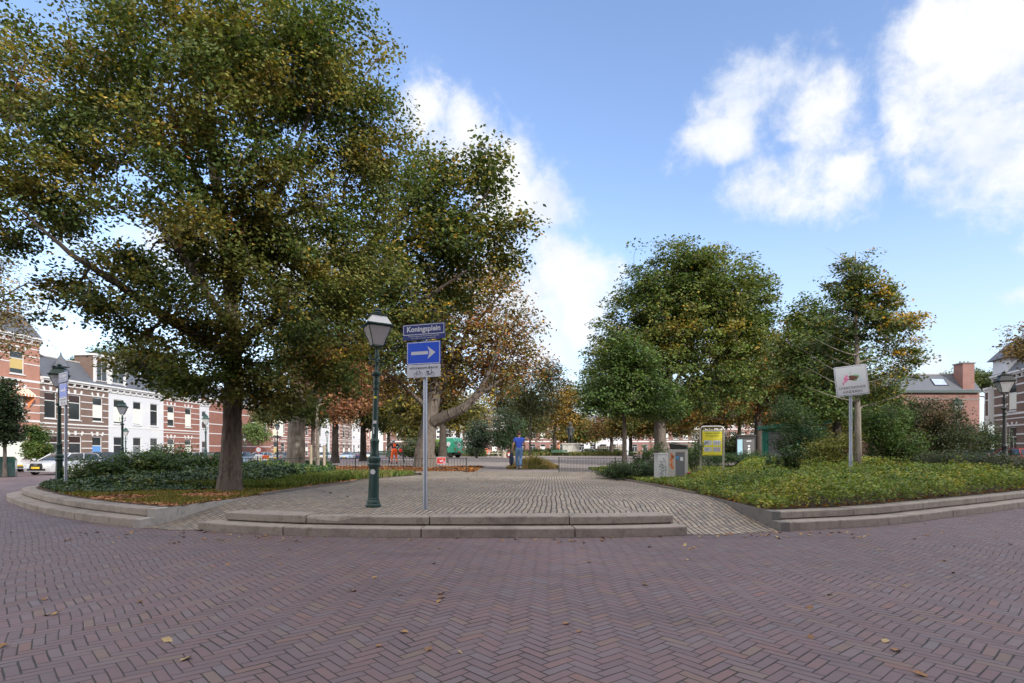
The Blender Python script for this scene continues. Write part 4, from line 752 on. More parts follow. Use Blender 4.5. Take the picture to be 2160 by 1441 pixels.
std_tree('small pale green street tree before the long red brick wall', 545, 960, 70, .0, .1, 925, [bl(543, 915, 70, 26, 22, 1.5), bl(530, 905, 70, 18, 16, 1)], 100, 45, .2, [(.10, .15, .05), (.13, .17, .06)], [1, 1], seed=71, spread=.5, gap=-.9, twig=.015, name='street_tree')
std_tree('dark green young street tree at the far left edge beside the red house', 10, 985, 33, -.1, .1, 930, [bl(12, 865, 33, 24, 55, .9), bl(-10, 880, 33, 30, 50, 1), bl(18, 910, 33, 26, 25, .8), bl(8, 820, 33, 12, 25, .6)], 260, 55, .13, [(.03, .05, .025), (.045, .07, .03), (.025, .04, .02)], [3, 2, 2], seed=72, spread=.28, gap=-.9, twig=.009, name='street_tree')
std_tree('small yellow-green garden tree behind the silver car', 77, 985, 41, -.15, .07, 950, [bl(77, 925, 41, 17, 30, .9), bl(80, 950, 41, 20, 20, .9), bl(72, 910, 41, 9, 14, .5)], 150, 45, .14, [(.08, .12, .03), (.05, .09, .025), (.24, .20, .04)], [3, 3, 1], seed=73, spread=.25, gap=-.9, twig=.01, name='garden_tree')
std_tree('half-bare brownish tree reaching in at the upper left edge of the view', -60, 985, 24, -.2, .17, 850, [bl(-30, 600, 24, 75, 70, 1.8), bl(10, 660, 24, 60, 50, 1.4), bl(25, 730, 24, 55, 30, 1.2), bl(-60, 700, 24, 60, 60, 1.5), bl(0, 560, 24, 40, 40, 1.1)], 330, 13, .11, [(.18, .12, .045), (.12, .10, .035), (.25, .17, .05)], [3, 3, 1], seed=74, spread=.3, gap=-.5, twig=.007, name='tree', shell=1.7)
std_tree('brown autumn tree reaching in at the right edge above the striped house', 2230, 960, 30, .1, .2, 850, [bl(2200, 720, 30, 75, 40, 1.5), bl(2170, 745, 30, 50, 22, 1), bl(2240, 760, 30, 60, 50, 1.5)], 230, 24, .14, [(.17, .11, .035), (.12, .10, .035), (.26, .16, .04)], [3, 3, 1], seed=75, spread=.3, gap=-.5, twig=.009, name='tree')
std_tree('big green tree behind the slate roofs of the left row', 250, 960, 88, -.2, .4, 850, [bl(225, 765, 88, 42, 26, 3.5), bl(290, 755, 88, 52, 34, 4), bl(180, 770, 90, 22, 18, 2.5), bl(350, 770, 88, 50, 36, 4)], 330, 45, .32, [(.06, .10, .03), (.045, .075, .025), (.12, .12, .03)], [3, 3, 1], seed=76, spread=.7, gap=-.5, twig=.03, f=.15, name='tree')
std_tree('green tree behind the mauve brick building, beside its chimney', 2080, 960, 95, .1, .3, 850, [bl(2090, 800, 95, 42, 22, 3), bl(2010, 805, 95, 45, 18, 3), bl(2040, 790, 96, 20, 14, 2)], 180, 42, .32, [(.08, .11, .03), (.06, .085, .03)], [1, 1], seed=77, spread=.7, gap=-.6, twig=.03, f=.15, name='tree')
for i, (px, d, rx, ry, py) in enumerate([(1510, 62, 60, 30, 935), (1640, 55, 50, 30, 925), (1720, 60, 60, 36, 920), (880, 60, 50, 20, 945), (1003, 76, 16, 9, 950)]):
    bush('shrub', ['dark shrub far behind the notice board', 'dark shrub behind the green kiosk', 'dark shrub behind the slim tree trunks', 'low shrub beyond the man with the leaf blower', 'low dark shrub right of the street sweeper'][i], [bl(px, py, d, rx, ry, 2.5), bl(px+rx*.6, py+8, d, rx*.6, ry*.7, 2)], 140, 45, .19, [(.03, .05, .02), (.05, .07, .025), (.10, .09, .03)], [3, 3, 1], seed=80+i, spread=.45, z=.4)

for i, (px, d, rx, ry, py, zz) in enumerate([(300, 17.5, 60, 24, 975, .3), (420, 18.5, 62, 20, 978, .3), (200, 16.2, 42, 26, 992, .3), (350, 21, 45, 30, 962, .3)]):
    bush('shrub', ['leafy shrub rising from the ivy right of the left lamp post', 'low leafy shrub beside the big trunk in the ivy', 'small shrub at the foot of the left lamp post', 'taller airy shrub behind the ivy, before the white house'][i], [bl(px, py, d, rx, ry, .7), bl(px+rx*.7, py+6, d, rx*.5, ry*.7, .5)], 110, 42, .07, [(.07, .13, .04), (.05, .09, .03), (.12, .17, .045)], [3, 3, 2], seed=90+i, spread=.17, z=zz)
for i, (px, d, rx, ry, py) in enumerate([(1115, 92, 60, 9, 956), (1240, 100, 60, 8, 957), (1420, 96, 90, 11, 955), (900, 88, 60, 12, 954), (1560, 80, 70, 12, 950)]):
    bush('hedge', ['far low hedge behind the man in blue', 'far low hedge right of the statue', 'far low hedge behind the domed tree', 'far low hedge behind the leaning chestnut', 'far low hedge behind the notice board'][i], [bl(px, py, d, rx, ry, 1.5), bl(px+rx*.8, py, d, rx*.6, ry, 1.5)], 150, 40, .26, [(.05, .08, .03), (.08, .11, .04), (.11, .12, .04)], [3, 3, 1], seed=110+i, spread=.5, z=.6, cat='hedge')

for i, (px, d, cy, rx, ry, cl) in enumerate([(1480, 66, 850, 70, 55, 0), (1560, 70, 840, 70, 60, 1), (1650, 62, 850, 70, 60, 0), (1400, 80, 880, 60, 42, 1), (1330, 84, 880, 40, 36, 0), (1720, 56, 860, 60, 55, 1), (1215, 120, 905, 36, 26, 1), (1840, 44, 870, 50, 45, 1)]):
    std_tree(['brown autumn tree behind the notice board', 'yellow-brown autumn tree behind the poster column', 'brown autumn tree behind the kiosk', 'olive autumn tree behind the domed tree trunk', 'brown tree behind the small lime', 'olive tree behind the dark lime and slim pale tree', 'small far tree just right of the statue', 'olive tree behind the bamboo-like shrub'][i], px, 965, d, .5, .3, 905,
        [bl(px, cy, d, rx, ry, 3.5), bl(px-rx*.7, cy+ry*.5, d, rx*.6, ry*.5, 2.5), bl(px+rx*.7, cy+ry*.4, d, rx*.6, ry*.55, 2.5)], 300, 46, .0036*d, [[(.20, .13, .035), (.27, .18, .04), (.12, .11, .03), (.17, .10, .03)], [(.13, .13, .035), (.20, .16, .04), (.08, .10, .03), (.24, .15, .04)]][cl], [3, 2, 3, 1], seed=130+i, name='tree', spread=.0095*d, gap=-.5, twig=.00035*d, f=14/d, bark=M_barkd, mixing=.3)
# ------------------------------------------------------------------ houses
def arch(x0, x1, z, rise, n=8):
    return [(x0+(x1-x0)*i/n, z+rise*(1-(2*i/n-1)**2)) for i in range(n+1)]
def window(root, x0, x1, z0, z1, kind='sash', rise=0.0, blind=None, deep=.14, fm=None):
    """frame with a glass pane; kind: sash (top light + lower), door, cross, plain"""
    fm = fm or M_trim; f = MB(); w_ = .075; y0, y1 = deep-.07, deep+.0
    f.bb(x0, x0+w_, y0, y1, z0, z1); f.bb(x1-w_, x1, y0, y1, z0, z1); f.bb(x0+w_, x1-w_, y0, y1, z1-w_, z1); f.bb(x0+w_, x1-w_, y0, y1, z0, z0+w_)
    zt = z0+(z1-z0)*.68
    if kind in ('sash', 'door', 'cross'): f.bb(x0+w_, x1-w_, y0+.004, y1-.004, zt-.035, zt+.035)
    if kind == 'cross': f.bb((x0+x1)/2-.03, (x0+x1)/2+.03, y0+.002, y1-.002, z0+w_, zt-.035)
    f.bb(x0-.06, x1+.06, -.09, deep-.075, z0-.09, z0-.004)            # sill
    o = f.build('door_frame' if kind == 'door' else 'window', fm, root)
    p = MB(); p.bb(x0+w_*.5, x1-w_*.5, deep-.045, deep-.03, z0+w_*.5, z1-w_*.5); p.build('pane', M_glass, o)
    if kind == 'door':
        p = MB(); p.bb(x0+w_, x1-w_, deep-.06, deep-.046, z0+w_, zt-.035); p.bb(x0+w_+.12, x1-w_-.12, deep-.075, deep-.061, z0+.25, zt-.9); p.bb(x0+w_+.12, x1-w_-.12, deep-.075, deep-.061, zt-.75, zt-.15); p.build('door', blind or M_dgrey, o)
    elif blind:
        h = random.uniform(.35, 1) if blind is not M_stain else 1
        if blind is M_stain: p = MB(); p.bb(x0+w_, x1-w_, deep-.056, deep-.046, zt+.035, z1-w_); p.build('stained_light', M_stain, o)
        else: p = MB(); p.bb(x0+w_, x1-w_, deep-.056, deep-.046, zt-.035-(zt-z0-.11)*h, zt-.035); p.build('blind', blind, o)
    return o
def house(name, label, org, rz, W, H, wins, wall, bands=(), bandm=None, depth=9, roof='mansard', roofh=2.4, cornice=True, group=None, base=0.0, roofm=None, keys=True, cat='house', brackets=True):
    """local x runs along the facade, -y is outward. wins: (x0,x1,z0,z1,kind,blind,rise)"""
    root = thing(name, label, cat, org, rz, group); bandm = bandm or M_trim
    xs = sorted(set([0, W]+[v for q in wins for v in (q[0], q[1])])); zs = sorted(set([base, H]+[v for q in wins for v in (q[2], q[3])]))
    A = MB()
    for i in range(len(xs)-1):
        for j in range(len(zs)-1):
            cx, cz = (xs[i]+xs[i+1])/2, (zs[j]+zs[j+1])/2
            if any(q[0] < cx < q[1] and q[2] < cz < q[3] for q in wins): continue
            A.add([(xs[i], 0, zs[j]), (xs[i+1], 0, zs[j]), (xs[i+1], 0, zs[j+1]), (xs[i], 0, zs[j+1])], [(0, 1, 2, 3)])
    for q in wins:
        x0, x1, z0, z1 = q[:4]; e = .16
        for a, b in (((x0, z0), (x0, z1)), ((x0, z1), (x1, z1)), ((x1, z1), (x1, z0)), ((x1, z0), (x0, z0))):
            A.add([(a[0], 0, a[1]), (b[0], 0, b[1]), (b[0], e, b[1]), (a[0], e, a[1])], [(0, 1, 2, 3)])
    A.add([(0, 0, base), (W, 0, base), (W, depth, base), (0, depth, base), (0, 0, H), (W, 0, H), (W, depth, H), (0, depth, H)], [(1, 2, 6, 5), (2, 3, 7, 6), (3, 0, 4, 7), (4, 5, 6, 7)])
    A.build('wall', wall, root, fix=False)
    for q in wins: window(root, *q[:4], kind=q[4] if len(q) > 4 else 'sash', blind=q[5] if len(q) > 5 else None)
    B = MB()
    for zb in bands:
        zb, hb, full = zb if isinstance(zb, tuple) else (zb, .09, False); segs = [(0, W)]
        if not full:
            cuts = sorted((q[0]-.0, q[1]+.0) for q in wins if q[2]-.1 < zb < q[3]+.02); segs = []; c = 0
            for a, b in cuts: segs.append((c, a)); c = max(c, b)
            segs.append((c, W))
        for a, b in segs:
            if b-a > .08: B.bb(a+.003, b-.003, -.03, -.001, zb-hb/2, zb+hb/2)
    if keys:
        for q in wins:
            x0, x1, z0, z1 = q[:4]; cx = (x0+x1)/2
            B.prism([(cx-.09, z1+.06), (cx+.09, z1+.06), (cx+.14, z1+.48), (cx-.14, z1+.48)], -.05, -.002)
            for s, xe in ((-1, x0), (1, x1)): B.prism([(xe+s*.02, z1+.02), (xe-s*.12, z1+.10), (xe+s*.03, z1+.48), (xe+s*.22, z1+.40)], -.045, -.002)
    if B.v: B.build('stone_trim', bandm, root)
    if cornice:
        c = MB(); c.bb(-.02, W+.02, -.42, -.034, H-.02, H+.14); c.bb(.0, W, -.28, -.036, H-.16, H-.024); c.bb(0, W, -.10, -.038, H-.52, H-.42)
        if brackets:
            n = max(2, int(W/.85))
            for i in range(n+1): x = .12+(W-.24)*i/n; c.prism([(x-.06, H-.165), (x+.06, H-.165), (x+.045, H-.41), (x-.045, H-.41)], -.24, -.04)
        c.build('cornice', bandm, root)
    rm = roofm or M_slate
    if roof == 'mansard':
        r = MB(); zt = H+roofh
        r.add([(0, -.3, H+.145), (W, -.3, H+.145), (W, 1.5, zt), (0, 1.5, zt), (0, depth, H+.1), (W, depth, H+.1), (W, depth-1.5, zt), (0, depth-1.5, zt)],
              [(0, 1, 2, 3), (3, 2, 6, 7), (7, 6, 5, 4), (1, 5, 6, 2), (0, 3, 7, 4)])
        o = r.build('roof', rm, root); g = MB(); g.bb(0, W, 1.42, 1.58, zt-.03, zt+.09); g.build('ridge', M_conc, o)
    elif roof == 'flat':
        r = MB(); r.bb(-.05, W+.05, -.05, depth, H+.145, H+.3); r.build('roof', M_dgrey, root)
    return root
def dormer(root, x0, x1, z0, z1, wall, n=2, y=-.05, back=2.0, name='dormer'):
    d = MB(); d.bb(x0, x1, y, back, z0, z1); o = d.build(name, wall, root)
    c = MB(); c.bb(x0-.15, x1+.15, y-.25, back+.1, z1+.002, z1+.2); c.bb(x0-.05, x1+.05, y-.12, y-.01, z1-.18, z1); c.bb(x0-.04, x0+.22, y-.06, y-.003, z0, z1-.2); c.bb(x1-.22, x1+.04, y-.06, y-.003, z0, z1-.2); c.bb(x0+.23, x1-.23, y-.10, y-.003, z0, z0+.12)
    w_ = (x1-x0-.5)/n
    for i in range(n):
        a = x0+.25+i*w_+.12; b = a+w_-.24; c.bb(a-.07, b+.07, y-.05, y-.003, z0+.35, z1-.45)
    c.build('trim', M_trim, o); g = MB()
    for i in range(n):
        a = x0+.25+i*w_+.12; b = a+w_-.24; g.bb(a, (a+b)/2-.03, y-.058, y-.052, z0+.42, z1-.52); g.bb((a+b)/2+.03, b, y-.058, y-.052, z0+.42, z1-.52)
    g.build('pane', M_glass, o); return o
LRZ = R(90-4.2)
def lpos(p): Y = -46.84/((p-1080)/F-.0739); return (-43+.0739*(Y-52), Y, -.2)
def lw(a, b): A, B = lpos(a), lpos(b); return math.hypot(B[0]-A[0], B[1]-A[1])
bz = [(7.05, .09, False), 6.35, 5.65, 4.95, (4.05, .14, True), (3.72, .07, True), 3.2, 2.45, 1.75, 1.05]
# the whole row stands on the pavement; heights are measured from its surface
A_ = house('row_house', 'three-storey salmon brick house with slate roof at the far left edge', lpos(-190), LRZ, lw(-190, 84), 11.5,
      [(x, x+1.35, z0, z1, k, b) for x in (1.2, 4.0, 7.6) for z0, z1, k, b in ((8.2, 10.2, 'sash', M_yblind), (4.5, 6.9, 'sash', M_blind))]+[(1.0, 3.2, .5, 3.1, 'cross', None), (6.6, 9.3, .5, 3.1, 'cross', M_blind)], M_salmon,
      [(10.6, .09, True), 9.9, 9.2, (7.7, .2, True), (7.1, .07, True), 6.4, 5.6, 4.9, (4.15, .18, True), 3.3, 2.5, 1.7, .9], roofh=2.2)
aw = MB(); st = 14
for i in range(st):
    aw.cur = i % 2; x = 7.2+i*2.1/st; aw.add([(x, -.02, 7.0), (x+2.1/st, -.02, 7.0), (x+2.1/st, -.75, 6.45), (x, -.75, 6.45), (x, -.75, 6.25), (x+2.1/st, -.75, 6.25)], [(0, 1, 2, 3), (3, 2, 5, 4)])
aw.cur = 0
for sxx in (7.2, 9.3): aw.add([(sxx, -.02, 7.0), (sxx, -.75, 6.45), (sxx, -.75, 6.25), (sxx, -.02, 5.2)], [(0, 1, 2, 3)])
aw.build('awning', [mat('awning_orange', (.62, .22, .10), .8), mat('awning_cream', (.70, .66, .58), .8)], A_, fix=False)
WB = lw(84, 229)
B_ = house('row_house', 'dark brown brick house with white stone bands, blue front door and slate mansard', lpos(84), LRZ, WB, 8.15,
      [(.45, 1.75, 4.5, 6.95, 'sash', M_stain), (3.1, 4.5, 4.5, 6.95, 'sash', M_stain), (5.95, 7.25, 4.5, 6.95, 'sash', M_blind), (.5, 2.0, .75, 2.95, 'sash', M_stain), (3.1, 4.6, .75, 2.95, 'sash', M_stain), (5.9, 7.15, .05, 2.95, 'door', mat('door_blue', (.09, .22, .48), .45))], M_brown, bz, roofh=2.3)
t_ = MB(); t_.lathe([(.42, 9.0), (.42, 9.5), (.75, 9.52), (.1, 10.6), (.02, 11.0)], (2.6, .35, 0), 8); t_.build('turret', M_slate, B_)
dormer(B_, 6.0, WB-.05, 8.32, 11.2, M_brown, 1)
C_ = house('row_house', 'white painted two-storey house between the brown and the red brick houses', lpos(229), LRZ, lw(229, 345), 8.15,
      [(x, x+1.3, 4.4, 7.0, 'sash', b) for x, b in ((.7, M_blind), (3.5, M_blind), (6.2, None))]+[(.7, 2.0, .15, 3.0, 'sash', None), (3.5, 4.8, .05, 3.0, 'door', None), (6.2, 7.5, .15, 3.0, 'sash', None)], M_white, [(4.05, .16, True)], roofh=2.2, keys=False)
dormer(C_, .05, 2.3, 8.32, 11.2, M_white, 1)
D_ = house('row_house', 'red brick house with white bands right of the white painted house', lpos(345), LRZ, lw(345, 421), 8.15,
      [(x, x+1.25, z0, z1, 'sash', b) for x in (.7, 4.0) for z0, z1, b in ((4.5, 6.95, M_blind), (.7, 3.0, M_blind))], M_red, bz, roofh=2.2)
E_ = house('row_house', 'narrow white rendered house between the red brick house and the long red wall', lpos(421), LRZ, lw(421, 441), 8.0, [(.5, 1.5, 4.5, 6.8, 'sash', M_blind), (.5, 1.5, .05, 2.8, 'door', None)], M_white, roof='flat', keys=False)
Fh = house('long_house', 'long red brick building with thin white bands and hardly any windows', lpos(441), LRZ, lw(441, 572), 8.6, [(14.5, 15.7, 4.6, 6.6, 'sash', None), (11, 12.2, 4.6, 6.6, 'sash', None)], M_red, [(6.9, .12, True), (5.2, .12, True), (3.9, .12, True), (2.2, .12, True)], roofh=2.0, keys=False, brackets=False)
G0 = house('row_house', 'red brick house with a cream bay above its ochre door', lpos(572), LRZ, lw(572, 612), 9.6, [(.8, 2.4, .05, 3.2, 'door', M_yblind), (3.4, 4.8, .6, 3.0, 'sash', None), (3.4, 4.8, 4.6, 6.9, 'sash', None)], M_red, bz, roofh=2.2)
b_ = MB(); b_.bb(.5, 2.8, -.7, -.002, 4.1, 7.4); o_ = b_.build('bay', mat('cream_paint', (.66, .64, .55), .5, var=.06), G0); g_ = MB(); g_.bb(.75, 2.55, -.72, -.705, 5.2, 6.9); g_.build('pane', M_blind, o_)
ps = [612, 640, 668, 696, 720, 742, 762, 782]; nm = ['fairly pale salmon', 'deep red', 'white painted', 'red brick', 'brown brick', 'cream', 'salmon brick']
for i in range(7):
    W_ = lw(ps[i], ps[i+1]); n = max(2, int(W_/2.6)); st_ = W_/n
    house('row_house', ['salmon house in the far left row, left of the pale trunk', 'deep red house in the far left row, behind the pale trunk', 'white house in the far left row, behind the stakes', 'red brick house in the far left row, left of the dark trunk', 'brown brick house in the far left row, behind the dark trunk', 'cream house in the far left row, near the lamp post', 'last salmon house at the far end of the left row'][i], lpos(ps[i]), LRZ, W_, 9.2+.5*(i % 3),
          [(st_*(j+.5)-.6, st_*(j+.5)+.6, z0, z1, 'sash', random.choice([None, M_blind])) for j in range(n) for z0, z1 in ((.6, 3.0), (4.5, 6.9))], [M_salmon, M_red, M_white, M_red, M_brown, M_white, M_salmon][i], bz, roofh=2.0, group='houses at the far end of the left row')
# right side
RZ2 = R(-107.2); rc = (47.9, 56.5, .12)
r2w = [(x, x+1.4, z0, z1, k, b) for x in (2.6, 6.2, 9.8, 13.4, 17.0) for z0, z1, k, b in ((4.9, 7.4, 'sash', M_blind), (.5, 3.4, 'cross', None))]
R2 = house('corner_house', 'brown brick corner house with bold white bands and bracketed cornice at the right edge', rc, RZ2, 21, 8.4, r2w, M_brown,
      [(7.3, .14, False), (6.45, .14, False), (5.6, .14, False), (4.65, .2, True), (4.2, .1, True), (3.55, .14, False), (2.7, .14, False), (1.85, .14, False), (1.0, .14, False)], roofh=2.4)
dd = MB(); dd.add([(.2, -.2, 8.6), (2.9, -.2, 8.6), (2.9, -.2, 10.0), (.2, -.2, 10.0), (.2, 2.5, 8.6), (2.9, 2.5, 8.6), (2.9, 2.5, 10.0), (.2, 2.5, 10.0)], [(0, 1, 2, 3), (0, 4, 7, 3), (1, 5, 6, 2), (4, 5, 6, 7), (3, 2, 6, 7)]); dm = dd.build('dormer', M_white, R2)
dd = MB(); dd.add([(-.2, -.6, 10.0), (3.3, -.6, 10.0), (3.3, 2.9, 10.0), (-.2, 2.9, 10.0), (.5, .9, 11.7), (2.7, .9, 11.7)], [(0, 1, 5, 4), (1, 2, 5), (2, 3, 4, 5), (3, 0, 4), (3, 2, 1, 0)]); dd.build('dormer_roof', M_slate, dm)
bay = MB(); bx, by = 48.0, 56.9
bay.bb(-1.0, -.06, -.4, 1.6, 4.0, 7.3); bay.bb(-1.15, -.04, -.5, 1.7, 7.301, 7.5); bay.bb(-1.1, -.05, -.45, 1.65, 3.75, 3.999); bo = bay.build('bay_window', M_trim, R2)
g_ = MB(); g_.bb(-.82, -.28, -.415, -.405, 4.7, 6.2); g_.bb(-.82, -.28, -.415, -.405, 6.3, 7.0); g_.bb(-1.015, -1.005, .1, 1.3, 4.7, 7.0); g_.build('pane', M_glass, bo)
R1 = house('brick_annex', 'mauve brick building with slate roof, skylight and square brick chimney', (39, 64, .1), 0, 13.6, 7.8, [], M_purple, [], cornice=False, keys=False, depth=8, roofh=2.2)
o_ = MB(); o_.bb(0, 13.6, -.36, -.24, 7.72, 7.9); o_.build('gutter', M_green, R1); o_ = MB(); o_.bb(0, 13.6, -.03, -.001, 6.9, 7.05); o_.build('band', M_dconc, R1)
o_ = MB(); o_.bb(11.6, 12.9, -.15, 1.2, 8.0, 11.0); ch_ = o_.build('chimney', M_purple, R1); o_ = MB(); o_.bb(11.5, 13.0, -.25, 1.3, 11.001, 11.12)
for q in (11.8, 12.25, 12.7): o_.lathe([(.09, 11.12), (.07, 11.35)], (q, .5, 0), 8)
o_.build('chimney_cap', M_dconc, ch_)
def on_roof(x, u): # point on the front slope
    return V(x, -.3+1.8*u, 7.945+(2.2-.145)*u)
sk = MB(); a_, b_, c_, d_ = on_roof(8.7, .3), on_roof(10.3, .3), on_roof(10.3, .72), on_roof(8.7, .72); nn = V(0, -.7, .7)*.06
sk.add([a_, b_, c_, d_, a_+nn, b_+nn, c_+nn, d_+nn], [(4, 5, 6, 7), (0, 1, 5, 4), (1, 2, 6, 5), (2, 3, 7, 6), (3, 0, 4, 7)]); so_ = sk.build('skylight', M_black, R1)
sk = MB(); k_ = [p+nn*1.1 for p in (a_*.93+c_*.07, b_*.93+d_*.07, c_*.93+a_*.07, d_*.93+b_*.07)]; sk.add(k_, [(0, 1, 2, 3)]); sk.build('pane', glassmat('sky_glass', (.30, .36, .50), .15), so_)
# far row closing the square
xf = -34
for i, (W_, H_, m_, lb) in enumerate([(11, 10, M_purple, 'far mauve brick house behind the golden trees, left of the man in blue'), (10, 9, M_white, 'far white house hidden among the central trees'), (12, 10.5, M_brown, 'far brown house behind the round dark tree'), (13, 9, M_purple, 'far mauve house behind the golden tree'),
                                  (5, 9.5, mat('orange_render', (.40, .15, .08), .8), 'far orange-rendered house seen beside the statue'), (14, 8.5, M_white, 'far white house right of the statue'), (11, 10, M_purple, 'far mauve house behind the brown autumn tree'), (15, 11.5, M_brown, 'far brown house with broad white bands under the domed tree'), (15, 11.5, M_purple, 'far mauve house with white bands behind the notice board'), (14, 10, M_brown, 'far brown house behind the poster column')]):
    n = int(W_/2.4); st_ = W_/n
    house('far_house', lb, (xf, 150, .3), 0, W_, H_, [(st_*(j+.5)-.65, st_*(j+.5)+.65, z0, z0+2.1, 'cross', random.choice([None, M_blind])) for j in range(n) for z0 in ((.8, 4.2, 7.3) if H_ > 9.9 else (.8, 4.4))], m_, [(3.6, .3, True), (6.9, .3, True)] if m_ is not M_white else [], roofh=2, keys=False, group='houses closing the far side of the square')
    xf += W_+(.0 if i != 5 else 0)
# the street behind the camera: tall houses whose shadow covers the roadway
for i in range(8):
    x0 = -30+i*10.5
    house('tall_house', ['tall brick house across the street behind the viewer, with %s front door' % c for c in ('black', 'green', 'white', 'red', 'brown', 'grey', 'blue', 'cream')][i], (x0+10.4, -10.5, 0), PI, 10.4, 16.6 if i % 2 else 16.2, [(1+j*3.2, 2.4+j*3.2, z0, z0+2.2, 'sash', random.choice([None, M_blind])) for j in range(3) for z0 in (.8, 4.6, 8.2, 11.8)],
          [M_brown, M_red, M_salmon, M_brown][i % 4], [(4.2, .15, True), (7.8, .15, True)], roofh=2.6, keys=False, group='tall houses behind the viewer')
# ------------------------------------------------------------------ lamp posts
def lamp(loc, label, rz=R(20), roofw=False, stickers=False, H=1.0, post=None, scale=1.0):
    g = post or M_green; root = thing('street_lamp', label, 'street lamp', loc, rz, 'old-style lantern posts round the square'); s = scale
    b = MB(); b.lathe([(.13, 0), (.13, .04), (.115, .055), (.112, .09), (.096, .13), (.098, .145), (.092, .16), (.080, .66), (.088, .67), (.102, .70), (.104, .725), (.088, .745), (.094, .765), (.108, .79), (.108, .83), (.09, .85), (.078, .87)], (0, 0, 0), 8, R(22.5)); b.build('base', g, root)
    b = MB(); b.lathe([(.078, .868), (.080, .90), (.072, .93), (.070, 1.08), (.078, 1.10), (.080, 1.13), (.060, 1.16), (.057, 1.18), (.043, 1.99), (.052, 2.0), (.056, 2.03), (.046, 2.06), (.054, 2.10), (.06, 2.13), (.046, 2.17), (.052, 2.22), (.088, 2.245), (.09, 2.27), (.05, 2.29), (.036, 2.32), (.034, 2.5), (.045, 2.56), (.036, 2.60), (.032, 2.68)], (0, 0, 0), 16); b.build('post', g, root, smooth=True)
    o = MB()
    for a in (0, PI):
        c, s_ = math.cos(a), math.sin(a); pts = []
        for k in range(14):
            th = k/13*PI*1.6; r = .045*(1-k/24); pts.append(V(c*(.10-r*math.cos(th)), s_*(.10-r*math.cos(th)), 2.46+r*math.sin(th)*1.2))
        o.tube([V(c*.03, s_*.03, 2.40), V(c*.06, s_*.06, 2.39)]+[V(c*.09, s_*.09, 2.41)]+pts[7:], .011, 6); o.tube([V(c*.03, s_*.03, 2.52), V(c*.09, s_*.09, 2.50), V(c*.125, s_*.125, 2.53), V(c*.12, s_*.12, 2.56)], .011, 6); o.ball((c*.12, s_*.12, 2.565), .02, 8, 5)
    for a in (PI/2, -PI/2): c, s_ = math.cos(a), math.sin(a); o.tube([V(c*.03, s_*.03, 2.42), V(c*.075, s_*.075, 2.45), V(c*.03, s_*.03, 2.52)], .012, 6)
    o.build('ornament', g, root)
    # lantern
    f = MB(); zb, zt, hb, ht = 2.74, 3.06, .088, .195
    cb = [V(sx*hb, sy*hb, zb) for sx, sy in ((-1, -1), (1, -1), (1, 1), (-1, 1))]; ct = [V(sx*ht, sy*ht, zt) for sx, sy in ((-1, -1), (1, -1), (1, 1), (-1, 1))]
    for i in range(4): f.tube([cb[i], ct[i]], .009, 4); f.tube([cb[i], cb[(i+1) % 4]], .010, 4); f.tube([ct[i], ct[(i+1) % 4]], .011, 4); f.tube([V(0, 0, 2.67), cb[i]*.9+V(0, 0, .27)-V(0, 0, .0)], .008, 4)
    f.bb(-ht-.03, ht+.03, -ht-.03, ht+.03, zt+.012, zt+.035); lf = f.build('lantern', g, root)
    for i in range(4):
        j = (i+1) % 4; p = MB(); q = [cb[i], cb[j], ct[j], ct[i]]; cen = sum(q, V(0, 0, 0))/4; p.add([v+(cen-v)*.05 for v in q], [(0, 1, 2, 3)]); p.build('pane', M_frost, lf, fix=False)
    r = MB(); hr = .115
    rb = [V(sx*(ht+.0), sy*(ht+.0), zt+.036) for sx, sy in ((-1, -1), (1, -1), (1, 1), (-1, 1))]; rt = [V(sx*hr, sy*hr, zt+.185) for sx, sy in ((-1, -1), (1, -1), (1, 1), (-1, 1))]
    r.add(rb+rt, [(0, 1, 5, 4), (1, 2, 6, 5), (2, 3, 7, 6), (3, 0, 4, 7), (4, 5, 6, 7), (3, 2, 1, 0)]); r.build('lantern_roof', M_copper if roofw else g, root)
    r = MB(); r.box((0, 0, zt+.197), (.27, .27, .024)); r.lathe([(.085, zt+.209), (.09, zt+.235), (.06, zt+.25), (.05, zt+.275), (.066, zt+.285), (.06, zt+.305), (.02, zt+.325), (.006, zt+.345)], (0, 0, 0), 12); r.build('finial', g, root)
    if stickers:
        def st(z, a, w_, h_, m_, round_=False):
            q = MB(); rr = float(np.interp(z, [.16, .66, 1.18, 1.99], [.090, .080, .057, .045]))+.003
            if round_:
                q.add([V(w_*math.cos(t)*.5, -rr*.97, z+w_*math.sin(t)*.5) for t in np.linspace(0, 2*PI, 16, endpoint=False)], [tuple(range(16))])
            else:
                for k in range(4):
                    a0 = -PI/2+(k-2)*w_/4/rr; a1 = a0+w_/4/rr; q.add([V(rr*math.cos(a0), rr*math.sin(a0), z-h_/2), V(rr*math.cos(a1), rr*math.sin(a1), z-h_/2), V(rr*math.cos(a1), rr*math.sin(a1), z+h_/2), V(rr*math.cos(a0), rr*math.sin(a0), z+h_/2)], [(0, 1, 2, 3)])
            o = q.build('sticker', m_, root, fix=False); o.matrix_local = Matrix.Rotation(a-rz, 4, 'Z') @ o.matrix_local
        st(.60, 0, .085, .085, M_sticker, True); st(1.86, 0, .05, .035, M_syellow); st(1.44, .1, .055, .05, M_sticker); st(1.30, -.15, .02, .12, M_sticker)
    root.scale = (scale,)*3; return root
def gl(px, d, z): return (gx(px, d), d, z)
lamp(gl(787, 9.64, ZT+.0), 'green lantern post with white lantern roof and stickers, left of the one-way sign', R(28), True, True).rotation_euler = (R(-.3), R(1.5), R(28))
lamp(gl(125, 15.9, .27), 'dark green lantern post in the ivy at the left end, before the silver car', R(25))
